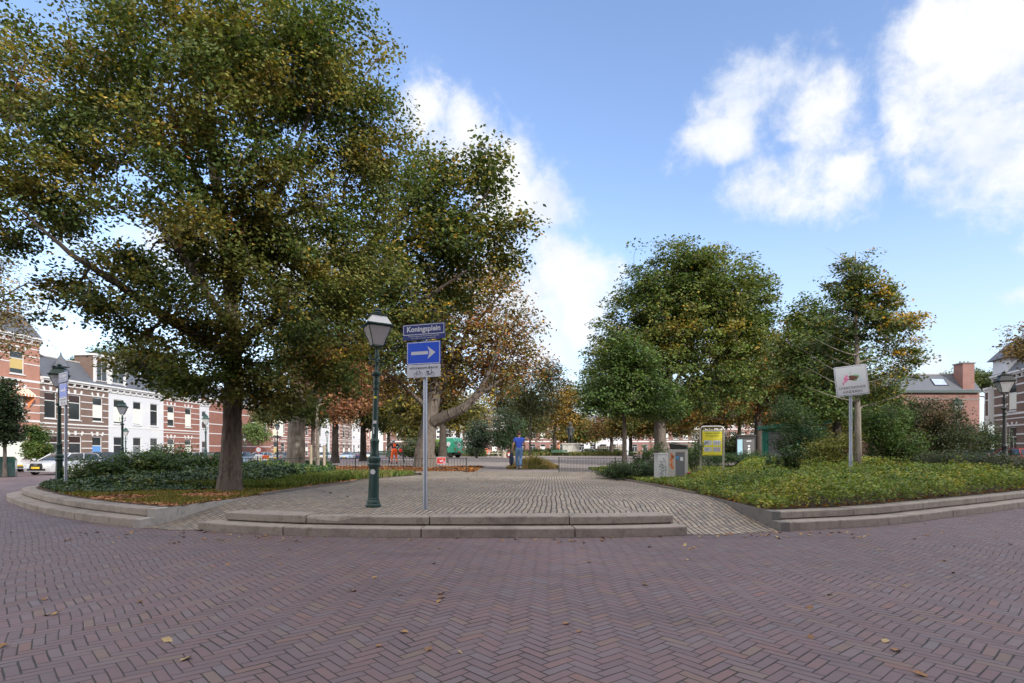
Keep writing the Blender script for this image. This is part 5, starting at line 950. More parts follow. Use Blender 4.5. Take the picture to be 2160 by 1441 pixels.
lamp(gl(258, 27, .25), 'lantern post before the white painted house, behind the ivy bed', R(25))
lamp(gl(265, 47, -.2), 'small distant lantern post just right of the one before the white house', R(25))
lamp(gl(434, 36, .2), 'lantern post before the narrow white house, left of the big trunk', R(25))
lamp(gl(585, 48, .3), 'lantern post before the long red wall, just right of the big trunk', R(25))
lamp(gl(516, 76, -.1), 'tiny distant lantern post against the long red wall', R(25))
lamp(gl(690, 66, .3), 'distant lantern post between the stakes and the dark trunk', R(25))
lamp(gl(2119, 17.2, .25), 'dark lantern post before the striped corner house at the right', R(70), post=M_black)
lamp(gl(2019, 25.5, .25), 'lantern post half hidden in the shrub before the mauve brick wall', R(70))
# ------------------------------------------------------------------ sign posts
def plate(name, w_, h_, z, border, face, root, th=.012, r=.02, y=-.05, tilt=0.0):
    def rr(w, h, r, n=4):
        P = []
        for cx, cz, a0 in ((w/2-r, h/2-r, 0), (-w/2+r, h/2-r, PI/2), (-w/2+r, -h/2+r, PI), (w/2-r, -h/2+r, 1.5*PI)):
            for k in range(n+1): a = a0+k/n*PI/2; P.append((cx+r*math.cos(a), cz+r*math.sin(a)))
        return P
    m = MB(); m.prism(rr(w_, h_, r), 0, th); o = m.build(name, face if border is None else face, root); o.location = (0, y-th, z); o.rotation_euler = (0, tilt, 0)
    if border is not None:
        q = MB(); outer = rr(w_-.012, h_-.012, r*.8); inner = rr(w_-.036, h_-.036, r*.55); n = len(outer)
        q.add([(x, -.001, z_) for x, z_ in outer]+[(x, -.001, z_) for x, z_ in inner], [(i, (i+1) % n, n+(i+1) % n, n+i) for i in range(n)]); q.build('border', border, o, fix=False)
    return o
def flat(name, polys, material, parent, y=-.0015):
    q = MB()
    for P in polys: q.add([(x, y, z) for x, z in P], [tuple(range(len(P)))])
    return q.build(name, material, parent, fix=False)
def ring(cx, cz, r, w_=.003, n=20): return [[(cx+rr_*math.cos(a), cz+rr_*math.sin(a)) for rr_, a in ((r, 2*PI*k/n), (r, 2*PI*(k+1)/n), (r-w_, 2*PI*(k+1)/n), (r-w_, 2*PI*k/n))] for k in range(n)]
def seg(a, b, w_=.003): d = V(b[0]-a[0], b[1]-a[1]); n = V(-d.y, d.x).normalized()*w_/2; return [(a[0]+n.x, a[1]+n.y), (b[0]+n.x, b[1]+n.y), (b[0]-n.x, b[1]-n.y), (a[0]-n.x, a[1]-n.y)]
def bike(cx, cz, s, moped=False):
    P = ring(cx-.045*s, cz-.01*s, .026*s, .004*s)+ring(cx+.045*s, cz-.01*s, .026*s, .004*s); a = lambda x, z: (cx+x*s, cz+z*s)
    if not moped: P += [seg(a(-.045, -.01), a(-.02, .03), .004*s), seg(a(-.02, .03), a(.03, .032), .004*s), seg(a(-.02, .028), a(.0, -.012), .004*s), seg(a(0, -.012), a(.03, .03), .004*s), seg(a(.028, .045), a(.045, -.01), .004*s), seg(a(.018, .047), a(.034, .045), .005*s), seg(a(-.03, .04), a(-.01, .04), .006*s), seg(a(-.045, -.01), a(0, -.012), .004*s)]
    else: P += [seg(a(-.045, -.008), a(.01, -.012), .012*s), seg(a(.01, -.01), a(.03, .03), .007*s), seg(a(.022, .046), a(.045, -.01), .006*s), seg(a(.01, .05), a(.03, .047), .006*s), seg(a(-.055, .03), a(-.01, .028), .014*s), seg(a(-.03, .022), a(-.02, -.01), .01*s)]
    return P
def street_sign(loc, label, rz, name_plate=True, h=2.9):
    root = thing('sign_post', label, 'sign', loc, rz, 'street name and one-way sign posts')
    p = MB(); p.lathe([(.038, -.05), (.038, .26), (.035, .28), (.035, h-.02), (.02, h)], (0, 0, 0), 16); p.build('pole', M_steel, root, smooth=True)
    z0 = 2.14
    a = plate('exception_plate', .60, .205, z0+.1025, M_sblack if False else None, M_swhite, root, r=.012)
    text('uitgezonderd', 'lettering', M_sblack, a, (0, -.002, .045), width=.50, height=.056, off=.002, spacing=1.1)
    flat('bicycle_symbol', bike(-.095, -.045, 1.15), M_sblack, a); flat('moped_symbol', bike(.115, -.045, 1.15, True), M_sblack, a)
    b = plate('one_way_plate', .60, .365, z0+.21+.1825, M_swhite, M_blue, root, r=.018)
    flat('arrow', [[(-.22, -.026), (.085, -.026), (.085, .026), (-.22, .026)], [(.07, -.105), (.215, 0), (.07, .105), (.105, .026), (.105, -.026)]], M_swhite, b)
    z1 = z0+.21+.37+.03
    c = plate('name_plate', .76, .255, z1+.1275, None, M_navy, root, r=.006, y=-.045); q = MB()
    for w__, h__, cz in ((.735, .165, .035),):
        o1 = [(-w__/2, cz-h__/2), (w__/2, cz-h__/2), (w__/2, cz+h__/2), (-w__/2, cz+h__/2)]; i1 = [(x*.972, cz+(z_-cz)*.87) for x, z_ in o1]
        q.add([(x, -.002, z_) for x, z_ in o1]+[(x, -.002, z_) for x, z_ in i1], [(i, (i+1) % 4, 4+(i+1) % 4, 4+i) for i in range(4)])
    q.build('border', M_swhite, c, fix=False)
    text('Koningsplein', 'lettering', M_swhite, c, (0, -.003, .033), width=.60, height=.115, off=.003)
    text('Willem III Alexander Paul Frederik Lodewijk,', 'caption', M_swhite, c, (0, -.003, -.072), width=.56, height=.024, off=.001); text('1817-1890, koning der Nederlanden', 'caption', M_swhite, c, (0, -.003, -.104), width=.44, height=.022, off=.001)
    m = MB()
    for z_ in (z0+.1, z0+.4, z1+.12): m.bb(-.06, .06, -.048, .04, z_-.012, z_+.012)
    m.build('bracket', M_steel, root); return root
street_sign(gl(897, 9.22, ZT), 'grey pole with street name and blue one-way arrow signs, beside the main lamp post', R(-19))
street_sign(gl(139, 15.0, ZT+.02), 'grey sign pole seen nearly edge-on at the left end, before the silver car', R(-75+38))
# crossing children sign
rt = thing('warning_sign', 'grey post with tilted white crossing-children sign standing in the right shrub bed', 'sign', gl(1794, 14.3, ZT+.02), R(-14))
p = MB(); p.lathe([(.044, -.05), (.044, .9), (.038, .92), (.038, 2.95), (.02, 2.97)], (0, 0, 0), 16); p.build('pole', M_steel, rt, smooth=True)
a = plate('sign_board', .74, .75, 2.70, M_swhite, M_sblack, rt, r=.03, y=-.06, tilt=R(-6)); wq = MB(); wq.bb(-.345, .345, -.0035, -.002, -.35, .35); face = wq.build('sign_face', mat('sign_face_grey', (.46, .49, .55), .4, var=.06, bump=.02), a)
a.data.materials[0] = M_swhite
flat('border', [[(-.35, -.355), (.35, -.355), (.35, -.348), (-.35, -.348)], [(-.35, .348), (.35, .348), (.35, .355), (-.35, .355)], [(-.352, -.35), (-.346, -.35), (-.346, .35), (-.352, .35)], [(.346, -.35), (.352, -.35), (.352, .35), (.346, .35)]], M_sblack, a, -.0045)
text('OVERSTEKENDE', 'lettering', M_sblack, a, (0, -.005, -.175), width=.60, height=.062, off=.0); text('KINDEREN', 'lettering', M_sblack, a, (0, -.005, -.275), width=.42, height=.062, off=.0)
def blob(cx, cz, rx, rz_, n=12, s=0): return [(cx+rx*(1+.25*math.sin(3*t+s))*math.cos(t), cz+rz_*(1+.25*math.cos(2*t+s))*math.sin(t)) for t in [2*PI*k/n for k in range(n)]]
flat('drawing', [blob(.04, .06, .10, .075, s=1), seg((-.07, .03), (.02, .06), .03)], mat('drawing_brown', (.10, .04, .03), .5), a, -.005)
flat('drawing', [blob(-.12, .05, .06, .05, s=2), seg((-.20, -.05), (-.12, .0), .035), seg((-.20, -.10), (-.19, -.03), .03), blob(-.10, .12, .035, .03)], mat('drawing_pink', (.55, .16, .30), .5), a, -.0055)
flat('drawing', [seg((.06, .13), (.17, .11), .025), seg((.14, .12), (.18, .06), .025), blob(.10, .0, .03, .02), seg((-.04, .17), (.02, .20), .012)], mat('drawing_green', (.12, .35, .12), .5), a, -.006)
flat('drawing', [blob(.21, .0, .05, .05, s=3), seg((.0, -.08), (.22, -.09), .006), blob(.02, .23, .02, .012)], mat('drawing_blue', (.40, .46, .55), .5), a, -.0052)
# notice board
nb = thing('notice_board', 'yellow notice board in a rounded steel tube frame at the back of the right bed', 'notice board', gl(1502, 22, ZT+.05), R(-6))
p = MB(); w2, hh = .43, 1.86; P_ = [(-w2, 0, -.1), (-w2, 0, .6), (-w2, 0, hh-.12)]+[(-w2+.12-.12*math.cos(t), 0, hh-.12+.12*math.sin(t)) for t in np.linspace(.2, PI/2, 5)]
P_ += [(-x, y, z) for x, y, z in P_[::-1]]; p.tube(P_, .036, 12); p.build('frame', M_inox, nb, smooth=True)
a = plate('panel', .74, 1.0, 1.24, None, M_syellow, nb, r=.02, y=.0, th=.03); flat('header', [[(-.36, .44), (.36, .44), (.36, .485), (-.36, .485)]], M_swhite, a, -.002)
flat('footer_line', [[(-.36, -.49), (.36, -.49), (.36, -.475), (-.36, -.475)]], M_sblack, a, -.002)
text('Welkom op het', 'lettering', mat('ink_green', (.06, .16, .05), .6), a, (0, -.003, .36), width=.56, height=.055, off=.002); text('Koningsplein', 'lettering', MATS['ink_green'], a, (0, -.003, .26), width=.48, height=.06, off=.002)
for i, (cx, cz) in enumerate(((-.17, .0), (.17, .0), (-.17, -.26), (.17, -.26))):
    o = flat('pictogram', [[(cx-.145, cz-.09), (cx+.145, cz-.09), (cx+.145, cz+.09), (cx-.145, cz+.09)]], M_swhite, a, -.003)
    P_ = []
    for k in range(3 if i % 2 else 2): x = cx-.07+k*.07; P_ += [blob(x, cz+.045, .012, .013, 8), seg((x, cz+.03), (x, cz-.01), .02), seg((x, cz-.01), (x-.014, cz-.05), .008), seg((x, cz-.01), (x+.014, cz-.05), .008)]
    if i == 3: P_ = P_[:4]; flat('ban_ring', ring(cx+.05, cz, .06, .014), M_sred, o, -.005)
    flat('figures', P_, M_sblack, o, -.004)
# utility cabinet and litter bin
uc = thing('utility_cabinet', 'light grey utility cabinet with black graffiti scrawl at the edge of the terrace', 'cabinet', gl(1400, 17.2, ZT+.02), R(8))
p = MB(); p.box((0, 0, .43), (.50, .30, .84), ch=.012); p.build('housing', M_grey, uc); p = MB(); p.box((0, 0, .865), (.54, .34, .035), ch=.008); p.build('lid', M_grey, uc)
p = MB(); p.bb(-.002, .002, -.1535, -.1505, .05, .82); p.bb(.20, .215, -.157, -.1505, .40, .50); p.build('door_gap', M_sblack, uc)
sc_ = MB(); q = [(-.12+.07*math.sin(k*1.9)+.03*math.cos(k*.7), -.153, .70-.034*k+.05*math.cos(k*2.3)) for k in range(17)]
for k in range(16): sc_.tube([q[k], q[k+1]], .0045, 4)
sc_.tube([(-.2, -.153, .45), (-.12, -.153, .52), (.0, -.153, .46), (.02, -.153, .38), (-.06, -.153, .36)], .004, 4); sc_.build('graffiti', M_sblack, uc)
lb = thing('litter_bin', 'tall grey street bin with angled dark hood, orange graffiti and stickers, beside the utility cabinet', 'litter bin', gl(1430, 15.4, ZT+.0), R(-28))
p = MB(); p.box((0, 0, .50), (.46, .40, 1.0), ch=.012); p.build('housing', mat('bin_grey', (.38, .375, .365), .55, var=.1, dirt=(.20, .19, .18)), lb); p = MB(); p.bb(-.02, .22, -.207, -.2015, .28, .93); p.build('door', M_dgrey, lb)
p = MB(); p.prism([(-.16, 1.002), (.22, 1.002), (.22, 1.10), (-.12, 1.20), (-.2, 1.16)], -.19, .19); p.build('hood', M_black, lb); p = MB(); p.add([(-.235, -.20, 1.165), (.24, -.20, 1.105), (.24, .20, 1.105), (-.235, .20, 1.165), (-.235, -.20, 1.19), (.24, -.20, 1.125), (.24, .20, 1.125), (-.235, .20, 1.19)], [(0, 1, 2, 3), (4, 5, 6, 7), (0, 1, 5, 4), (1, 2, 6, 5), (2, 3, 7, 6), (3, 0, 4, 7)]); p.build('hood_plate', M_inox, lb)
flat('graffiti', [seg((-.15, .90), (-.07, .78), .05), seg((-.18, .70), (-.06, .82), .05), seg((-.16, .62), (-.08, .48), .07), seg((-.12, .86), (-.12, .5), .045)], mat('graffiti_orange', (.62, .20, .07), .6), lb, -.2035)
p = MB(); p.add([(-.2315, y_, z_) for y_, z_ in ((-.12, .55), (.06, .5), (.1, .8), (-.05, .92), (-.14, .8))], [(0, 1, 2, 3, 4)]); p.build('graffiti', MATS['graffiti_orange'], lb, fix=False)
flat('sticker', [blob(.03, .78, .04, .05)], mat('sticker_blue', (.05, .25, .55), .5), lb, -.209); flat('sticker', [[(.10, .70), (.18, .70), (.18, .80), (.10, .80)]], M_sticker, lb, -.2095)
# railings
def railing(x0, x1, y, z, label, h=.60, step=.115):
    L = x1-x0; root = thing('railing', label, 'railing', (x0, y, z)); m = MB(); m.bb(0, L, -.012, .012, h-.02, h); m.build('top_rail', M_black, root); m = MB(); m.bb(0, L, -.01, .01, .07, .085); m.build('bottom_rail', M_black, root)
    m = MB(); n = int(L/step)
    for i in range(1, n): m.bb(i*L/n-.005, i*L/n+.005, -.0045, .0045, .086, h-.021)
    m.build('bars', M_black, root)
    for i in range(int(L/2.2)+1): m = MB(); m.bb(-.018, .018, -.018, .018, -.05, h+.03); o = m.build('post', M_black, root); o.location.x = min(L, i*2.2) if i < int(L/2.2) else L
    return root
railing(-10.5, -1.78, 22.15, .35, 'long low black railing with the red dog sign, behind the left bed'); railing(1.84, 6.3, 22.3, .36, 'low black railing on the right, ending in the evergreen shrub')
railing(-14.5, -9.0, 27.5, .36, 'far low railing behind the pale trunk')
dg = thing('dog_sign', 'small red no-dogs sign fixed to the left railing', 'sign', (gx(931, 22.1), 22.09, .74), 0); p = MB(); p.bb(-.18, .18, -.008, .0, -.02, .26); pb = p.build('plate', M_sred, dg)
flat('dog_symbol', [blob(-.01, .10, .05, .025), blob(.05, .135, .025, .02), seg((-.04, .09), (-.045, .05), .014), seg((.02, .09), (.03, .05), .014), seg((-.05, .11), (-.085, .14), .01)], M_swhite, pb, -.010); flat('lettering_bar', [[(-.14, .205), (.14, .205), (.14, .222), (-.14, .222)]], mat('pale_red', (.6, .3, .28), .5), pb, -.010); flat('ring', ring(.11, .055, .045, .012), M_swhite, pb, -.010)
flat('edge', [[(-.18, -.02), (.18, -.02), (.18, -.008), (-.18, -.008)], [(-.18, .248), (.18, .248), (.18, .26), (-.18, .26)], [(-.18, -.02), (-.17, -.02), (-.17, .26), (-.18, .26)], [(.17, -.02), (.18, -.02), (.18, .26), (.17, .26)]], M_swhite, pb, -.0095)
# tree stakes
for i, px in enumerate((656, 684)):
    s_ = thing('tree_stake', ['wooden stake left of the young tree', 'wooden stake right of the young tree'][i], 'stake', gl(px, 21.3, .3)); m = MB(); m.lathe([(.055, -.1), (.05, 1.12), (.045, 1.15)], (0, 0, 0), 10); m.build('pole', M_wood, s_)
    m = MB(); x_ = gx(670, 21.4)-gx(px, 21.3); m.tube([(0, 0, 1.08), (x_*.8, .05, 1.09)], .016, 6); m.build('strap', M_rubber, s_)
# ------------------------------------------------------------------ people
def skin(name, J, E, material, parent, sub=2, root=0, extra=None):
    """J: list of (pos, r) or (pos, rx, ry); E: edges"""
    me = bpy.data.meshes.new(name); me.from_pydata([tuple(j[0]) for j in J], E, []); o = bpy.data.objects.new(name, me); COL.objects.link(o)
    md = o.modifiers.new('s', 'SKIN'); md.use_smooth_shade = True
    for i, d in enumerate(me.skin_vertices[0].data): d.radius = (J[i][1], J[i][2] if len(J[i]) > 2 else J[i][1]); d.use_root = (i == root)
    s = o.modifiers.new('u', 'SUBSURF'); s.levels = sub; s.render_levels = sub
    bpy.context.view_layer.update(); ev = o.evaluated_get(bpy.context.evaluated_depsgraph_get()); m2 = bpy.data.meshes.new_from_object(ev); bpy.data.objects.remove(o); bpy.data.meshes.remove(me)
    if extra:
        b = bmesh.new(); b.from_mesh(m2)
        for (c, r, sc) in extra:
            g = bmesh.ops.create_icosphere(b, subdivisions=2, radius=r)
            for v_ in g['verts']: v_.co = Vector(c)+V(v_.co.x*sc[0], v_.co.y*sc[1], v_.co.z*sc[2])
        for f_ in b.faces: f_.smooth = True
        b.to_mesh(m2); b.free()
    m2.materials.clear(); m2.materials.append(material); m2.name = name; q = bpy.data.objects.new(name, m2); COL.objects.link(q); q.parent = parent; return q
def person(loc, rz, label, P, shirt, trousers, shoes, hair, skinm=None, sleeve='short', helmet=None, group=None, scale=1.0, belly=1.0, shirtlen=.05):
    """P: joint positions, body faces local -y; x to the person's left is +x"""
    root = thing('person', label, 'person', loc, rz, group); root.scale = (scale,)*3; sm = skinm or M_skin; p = {k: Vector(v_) for k, v_ in P.items()}
    J = []; E = []; ix = {}
    def a(n, pos, *r, to=None):
        ix[n] = len(J); J.append((Vector(pos), *r))
        if to: E.append((ix[to], ix[n]))
    a('pel', p['pelvis'], .125, .10); a('wst', p['pelvis'].lerp(p['chest'], .5), .12, .095, to='pel'); a('ch', p['chest'], .145, .105, to='wst'); a('nb', p['neck'], .06, .058, to='ch'); a('hd0', p['neck'].lerp(p['head'], .45), .055, to='nb')
    a('hd', p['head'], .078, .092, to='hd0'); a('top', p['head']+(p['head']-p['neck']).normalized()*.075, .062, .07, to='hd')
    for s in 'LR':
        a('sh'+s, p['sh'+s], .058, to='ch'); a('ua'+s, p['sh'+s].lerp(p['el'+s], .45), .047, to='sh'+s); a('el'+s, p['el'+s], .038, to='ua'+s); a('fa'+s, p['el'+s].lerp(p['wr'+s], .4), .036, to='el'+s); a('wr'+s, p['wr'+s], .024, to='fa'+s)
        d = (p['wr'+s]-p['el'+s]).normalized(); side = V(0, -1, 0); pal = p['wr'+s]+d*.055; a('pa'+s, pal, .034, .018, to='wr'+s)
        nrm = d.cross(side).normalized()
        for i, (o_, l_) in enumerate(((-.027, .075), (-.009, .085), (.009, .08), (.026, .062))):
            k0 = pal+d*.035+side*(-o_); curl = nrm*(.018 if s == 'L' else -.018); a(f'f{i}{s}', k0, .0095, to='pa'+s); a(f'g{i}{s}', k0+d*l_*.5+curl*.5, .0085, to=f'f{i}{s}'); a(f'h{i}{s}', k0+d*l_*.8+curl*1.5, .007, to=f'g{i}{s}')
        a('t0'+s, pal+side*.034-d*.015, .011, to='pa'+s); a('t1'+s, pal+side*.052+d*.02, .009, to='t0'+s)
        a('hp'+s, p['hp'+s], .092, to='pel'); a('th'+s, p['hp'+s].lerp(p['kn'+s], .45), .078, to='hp'+s); a('kn'+s, p['kn'+s], .055, to='th'+s); a('ca'+s, p['kn'+s].lerp(p['an'+s], .35)+V(0, .012, 0), .054, to='kn'+s); a('an'+s, p['an'+s], .037, to='ca'+s)
    hd = p['head']; up = (p['head']-p['neck']).normalized(); fw = V(0, -1, 0); fw = (fw-up*fw.dot(up)).normalized(); rt_ = fw.cross(up)
    face = [(hd+fw*.093+up*.0, .014, (1, 1.3, 1.6)), (hd+rt_*.078-fw*.0, .02, (.5, 1, 1.5)), (hd-rt_*.078, .02, (.5, 1, 1.5)), (hd+fw*.06-up*.075, .03, (1.1, 1, .8))]
    skin('body', J, E, sm, root, 2, 0, face)
    m = MB(); m.ball(hd+fw*.086+rt_*.03+up*.02, .009); m.ball(hd+fw*.086-rt_*.03+up*.02, .009); m.build('eyes', M_sblack, root, smooth=True)
    if hair: m = MB(); m.ball(hd+up*.035-fw*.018, .098, 14, 9, (.93, 1.05, 1.0)); m.build('hair', hair, root, smooth=True)
    # shirt
    J2 = []; E2 = []; ix2 = {}
    def c(n, pos, *r, to=None):
        ix2[n] = len(J2); J2.append((Vector(pos), *r))
        if to: E2.append((ix2[to], ix2[n]))
    dn = (p['pelvis']-p['chest']).normalized(); c('pel', p['pelvis']+dn*shirtlen, .158*belly, .132*belly); c('w', p['pelvis'].lerp(p['chest'], .5), .150*belly, .125*belly, to='pel'); c('ch', p['chest'], .172, .132, to='w'); c('nk', p['chest'].lerp(p['neck'], .75), .085, .08, to='ch')
    for s in 'LR':
        c('s'+s, p['sh'+s], .078, to='ch'); c('u'+s, p['sh'+s].lerp(p['el'+s], .5), .070, to='s'+s)
        if sleeve == 'long': c('e'+s, p['el'+s], .055, to='u'+s); c('w'+s, p['el'+s].lerp(p['wr'+s], .9), .040, to='e'+s)
    skin('shirt', J2, E2, shirt, root, 2, 0)
    J3 = [(p['pelvis']+V(0, 0, .13), .140, .116), (p['pelvis']-V(0, 0, .03), .15, .125)]; E3 = [(0, 1)]
    for s in 'LR':
        k = len(J3); J3 += [(p['hp'+s]-V(0, 0, .03), .108), (p['hp'+s].lerp(p['kn'+s], .5), .094), (p['kn'+s], .078), (p['kn'+s].lerp(p['an'+s], .5), .072), (p['an'+s]+V(0, 0, .01), .064)]; E3 += [(1, k)]+[(k+i, k+i+1) for i in range(4)]
    skin('trousers', J3, E3, trousers, root, 2, 0)
    for s in 'LR':
        an = p['an'+s]; t_ = p['to'+s]; J4 = [(an+V(0, .03, -.035), .040), (an.lerp(t_, .5)-V(0, 0, .02), .044, .035), (t_, .038, .026)]; skin('shoe', J4, [(0, 1), (1, 2)], shoes, root, 2, 0)
    if helmet: m = MB(); m.ball(hd+up*.04, .135, 14, 8, (.95, 1.1, .9)); m.lathe([(.15, 0), (.155, .012), (.13, .02)], tuple(hd+up*.03), 16); m.build('helmet', helmet, root, smooth=True)
    return root
M_bshirt = mat('blue_tshirt', (.06, .14, .78), .8, var=.12, scale=9, bump=.3); M_jeans = mat('light_jeans', (.14, .27, .52), .85, var=.22, scale=12, bump=.3); M_hair = mat('brown_hair', (.10, .05, .03), .7, var=.3, scale=30); M_dark = mat('dark_cloth', (.018, .022, .04), .85, var=.2); M_navyc = mat('navy_cloth', (.02, .03, .07), .85)
walk = dict(pelvis=(0, 0, .96), chest=(0, -.02, 1.30), neck=(0, -.02, 1.50), head=(.0, -.04, 1.65), shL=(.19, 0, 1.42), elL=(.27, .05, 1.13), wrL=(.31, -.03, .89), shR=(-.19, 0, 1.42), elR=(-.27, .0, 1.14), wrR=(-.27, -.10, .91),
            hpL=(.09, 0, .92), knL=(.10, -.10, .52), anL=(.08, -.04, .10), toL=(.09, -.20, .045), hpR=(-.09, 0, .92), knR=(-.07, .00, .51), anR=(-.06, .24, .16), toR=(-.06, .13, .04))
mp = gl(1095, 26.6, .375)
person(mp, PI, 'man in blue T-shirt and light jeans walking away, carrying a dark bag', walk, M_bshirt, M_jeans, M_sticker, M_hair)
bg_ = thing('bag', 'dark navy jacket or bag hanging from the walking man\'s left hand', 'bag', (mp[0]-.36, mp[1]+.02, mp[2]+.12)); m = MB(); m.ball((0, 0, .34), .17, 12, 9, (.62, .85, 1.75)); m.tube([(.02, 0, .60), (.045, .03, .72), (.06, .03, .78)], [.05, .025, .02], 8); b_ = m.build('cloth', M_navyc, bg_, smooth=True)
rq = np.random.default_rng(5); me = b_.data
for v_ in me.vertices: v_.co += V(*(rq.normal(size=3)*.008))
bend = dict(pelvis=(0, 0, .92), chest=(0, -.14, 1.20), neck=(0, -.25, 1.36), head=(.0, -.33, 1.47), shL=(.19, -.15, 1.30), elL=(.34, -.18, 1.12), wrL=(.42, -.36, .98), shR=(-.19, -.15, 1.30), elR=(-.33, -.05, 1.12), wrR=(-.20, -.22, .98),
            hpL=(.10, 0, .88), knL=(.15, -.06, .48), anL=(.17, .0, .09), toL=(.19, -.15, .04), hpR=(-.10, 0, .88), knR=(-.13, -.08, .48), anR=(-.15, .02, .09), toR=(-.17, -.13, .04))
w1 = gl(832, 37, .40)
pw = person(w1, R(205), 'stooping worker in orange hi-vis trousers and orange harness, working behind the left railing', bend, M_dark, M_orange, M_sblack, M_hair, sleeve='long', helmet=mat('helmet_grey', (.30, .36, .38), .4))
def hivis(root, P, belt=True):
    m = MB(); c_ = Vector(P['chest']); m.box(c_+V(0, .15, .02), (.17, .07, .22), ch=.02); o = m.build('back_harness', M_orange, root)
    m = MB()
    for s in 'LR':
        k, a_ = Vector(P['kn'+s]), Vector(P['an'+s])
        for f_ in (.3, .6): q = k.lerp(a_, f_); m.lathe([(.088, -.025), (.088, .025)], tuple(q), 14)
    m.build('reflective_bands', mat('reflective', (.62, .60, .52), .4), root)
hivis(pw, bend)
bl_ = thing('leaf_blower', 'red-bodied leaf blower with black nozzle held by the stooping worker', 'leaf blower', (w1[0]+.42, w1[1]-.05, w1[2]+.0)); m = MB(); m.box((0, 0, .88), (.20, .26, .22), ch=.04); m.build('motor', mat('tool_red', (.60, .04, .03), .4), bl_); m = MB(); m.tube([(.03, 0, .82), (.16, -.15, .5), (.28, -.3, .12)], [.05, .045, .06], 10); m.build('nozzle', M_sblack, bl_)
m = MB(); m.tube([(-.06, 0, 1.0), (-.02, 0, 1.08), (.08, 0, 1.0)], .015, 6); m.build('handle', M_sblack, bl_)
stand = dict(pelvis=(0, 0, .95), chest=(0, -.01, 1.28), neck=(0, -.02, 1.47), head=(.0, -.05, 1.61), shL=(.2, 0, 1.38), elL=(.27, .03, 1.12), wrL=(.20, -.16, .98), shR=(-.2, 0, 1.38), elR=(-.27, .03, 1.12), wrR=(-.24, -.1, .90),
             hpL=(.1, 0, .90), knL=(.12, -.03, .49), anL=(.13, .0, .09), toL=(.15, -.15, .04), hpR=(-.1, 0, .90), knR=(-.12, -.02, .49), anR=(-.14, .03, .09), toR=(-.16, -.12, .04))
w2_ = person(gl(1026, 80, .60), PI, 'distant worker in bright orange trousers standing near the picnic table', stand, M_dark, M_orange, M_sblack, M_hair, sleeve='long', helmet=M_navyc, scale=1.05); hivis(w2_, stand)
# statue
M_bronze = mat('dark_bronze', (.045, .05, .055), .55, .5, var=.3, scale=6); st_ = thing('statue', 'dark bronze standing figure on a stone plinth, far side of the square', 'statue', (gx(1203, 88), 88, .60)); sp = MB(); sp.bb(-1.9, 1.9, -1.6, 1.6, 0, .35); sp.bb(-1.55, 1.55, -1.3, 1.3, .351, .55); sp.bb(-1.3, 1.3, -1.1, 1.1, .551, 1.7); sp.bb(-1.45, 1.45, -1.25, 1.25, 1.701, 1.9); sp.build('plinth', M_conc, st_)
sJ = {k: Vector(v_) for k, v_ in stand.items()}; s_ = 1.75; z_ = 1.9
def q_(n): return sJ[n]*s_+V(0, 0, z_)
J = [(q_('pelvis'), .24, .2), (q_('chest'), .36, .26), (q_('neck'), .13), (q_('head'), .19), (q_('head')+V(0, 0, .2), .13)]; E = [(0, 1), (1, 2), (2, 3), (3, 4)]
for s in 'LR': k = len(J); J += [(q_('sh'+s), .14), (q_('el'+s)+V(.12 if s == 'L' else -.12, 0, .05), .12), (q_('wr'+s), .08), (q_('hp'+s), .17), (q_('kn'+s), .12), (q_('an'+s), .09), (q_('to'+s), .08)]; E += [(1, k), (k, k+1), (k+1, k+2), (0, k+3), (k+3, k+4), (k+4, k+5), (k+5, k+6)]
skin('figure', J, E, M_bronze, st_, 2, 0); m = MB(); m.lathe([(.42, z_+1.2), (.40, z_+1.9), (.46, z_+2.3), (.30, z_+2.55)], (0, .05, 0), 14); m.lathe([(.30, z_+2.95), (.26, z_+3.05), (.2, z_+3.2), (.05, z_+3.3)], (0, -.05, 0), 12); m.build('cloak_and_hat', M_bronze, st_, smooth=True)

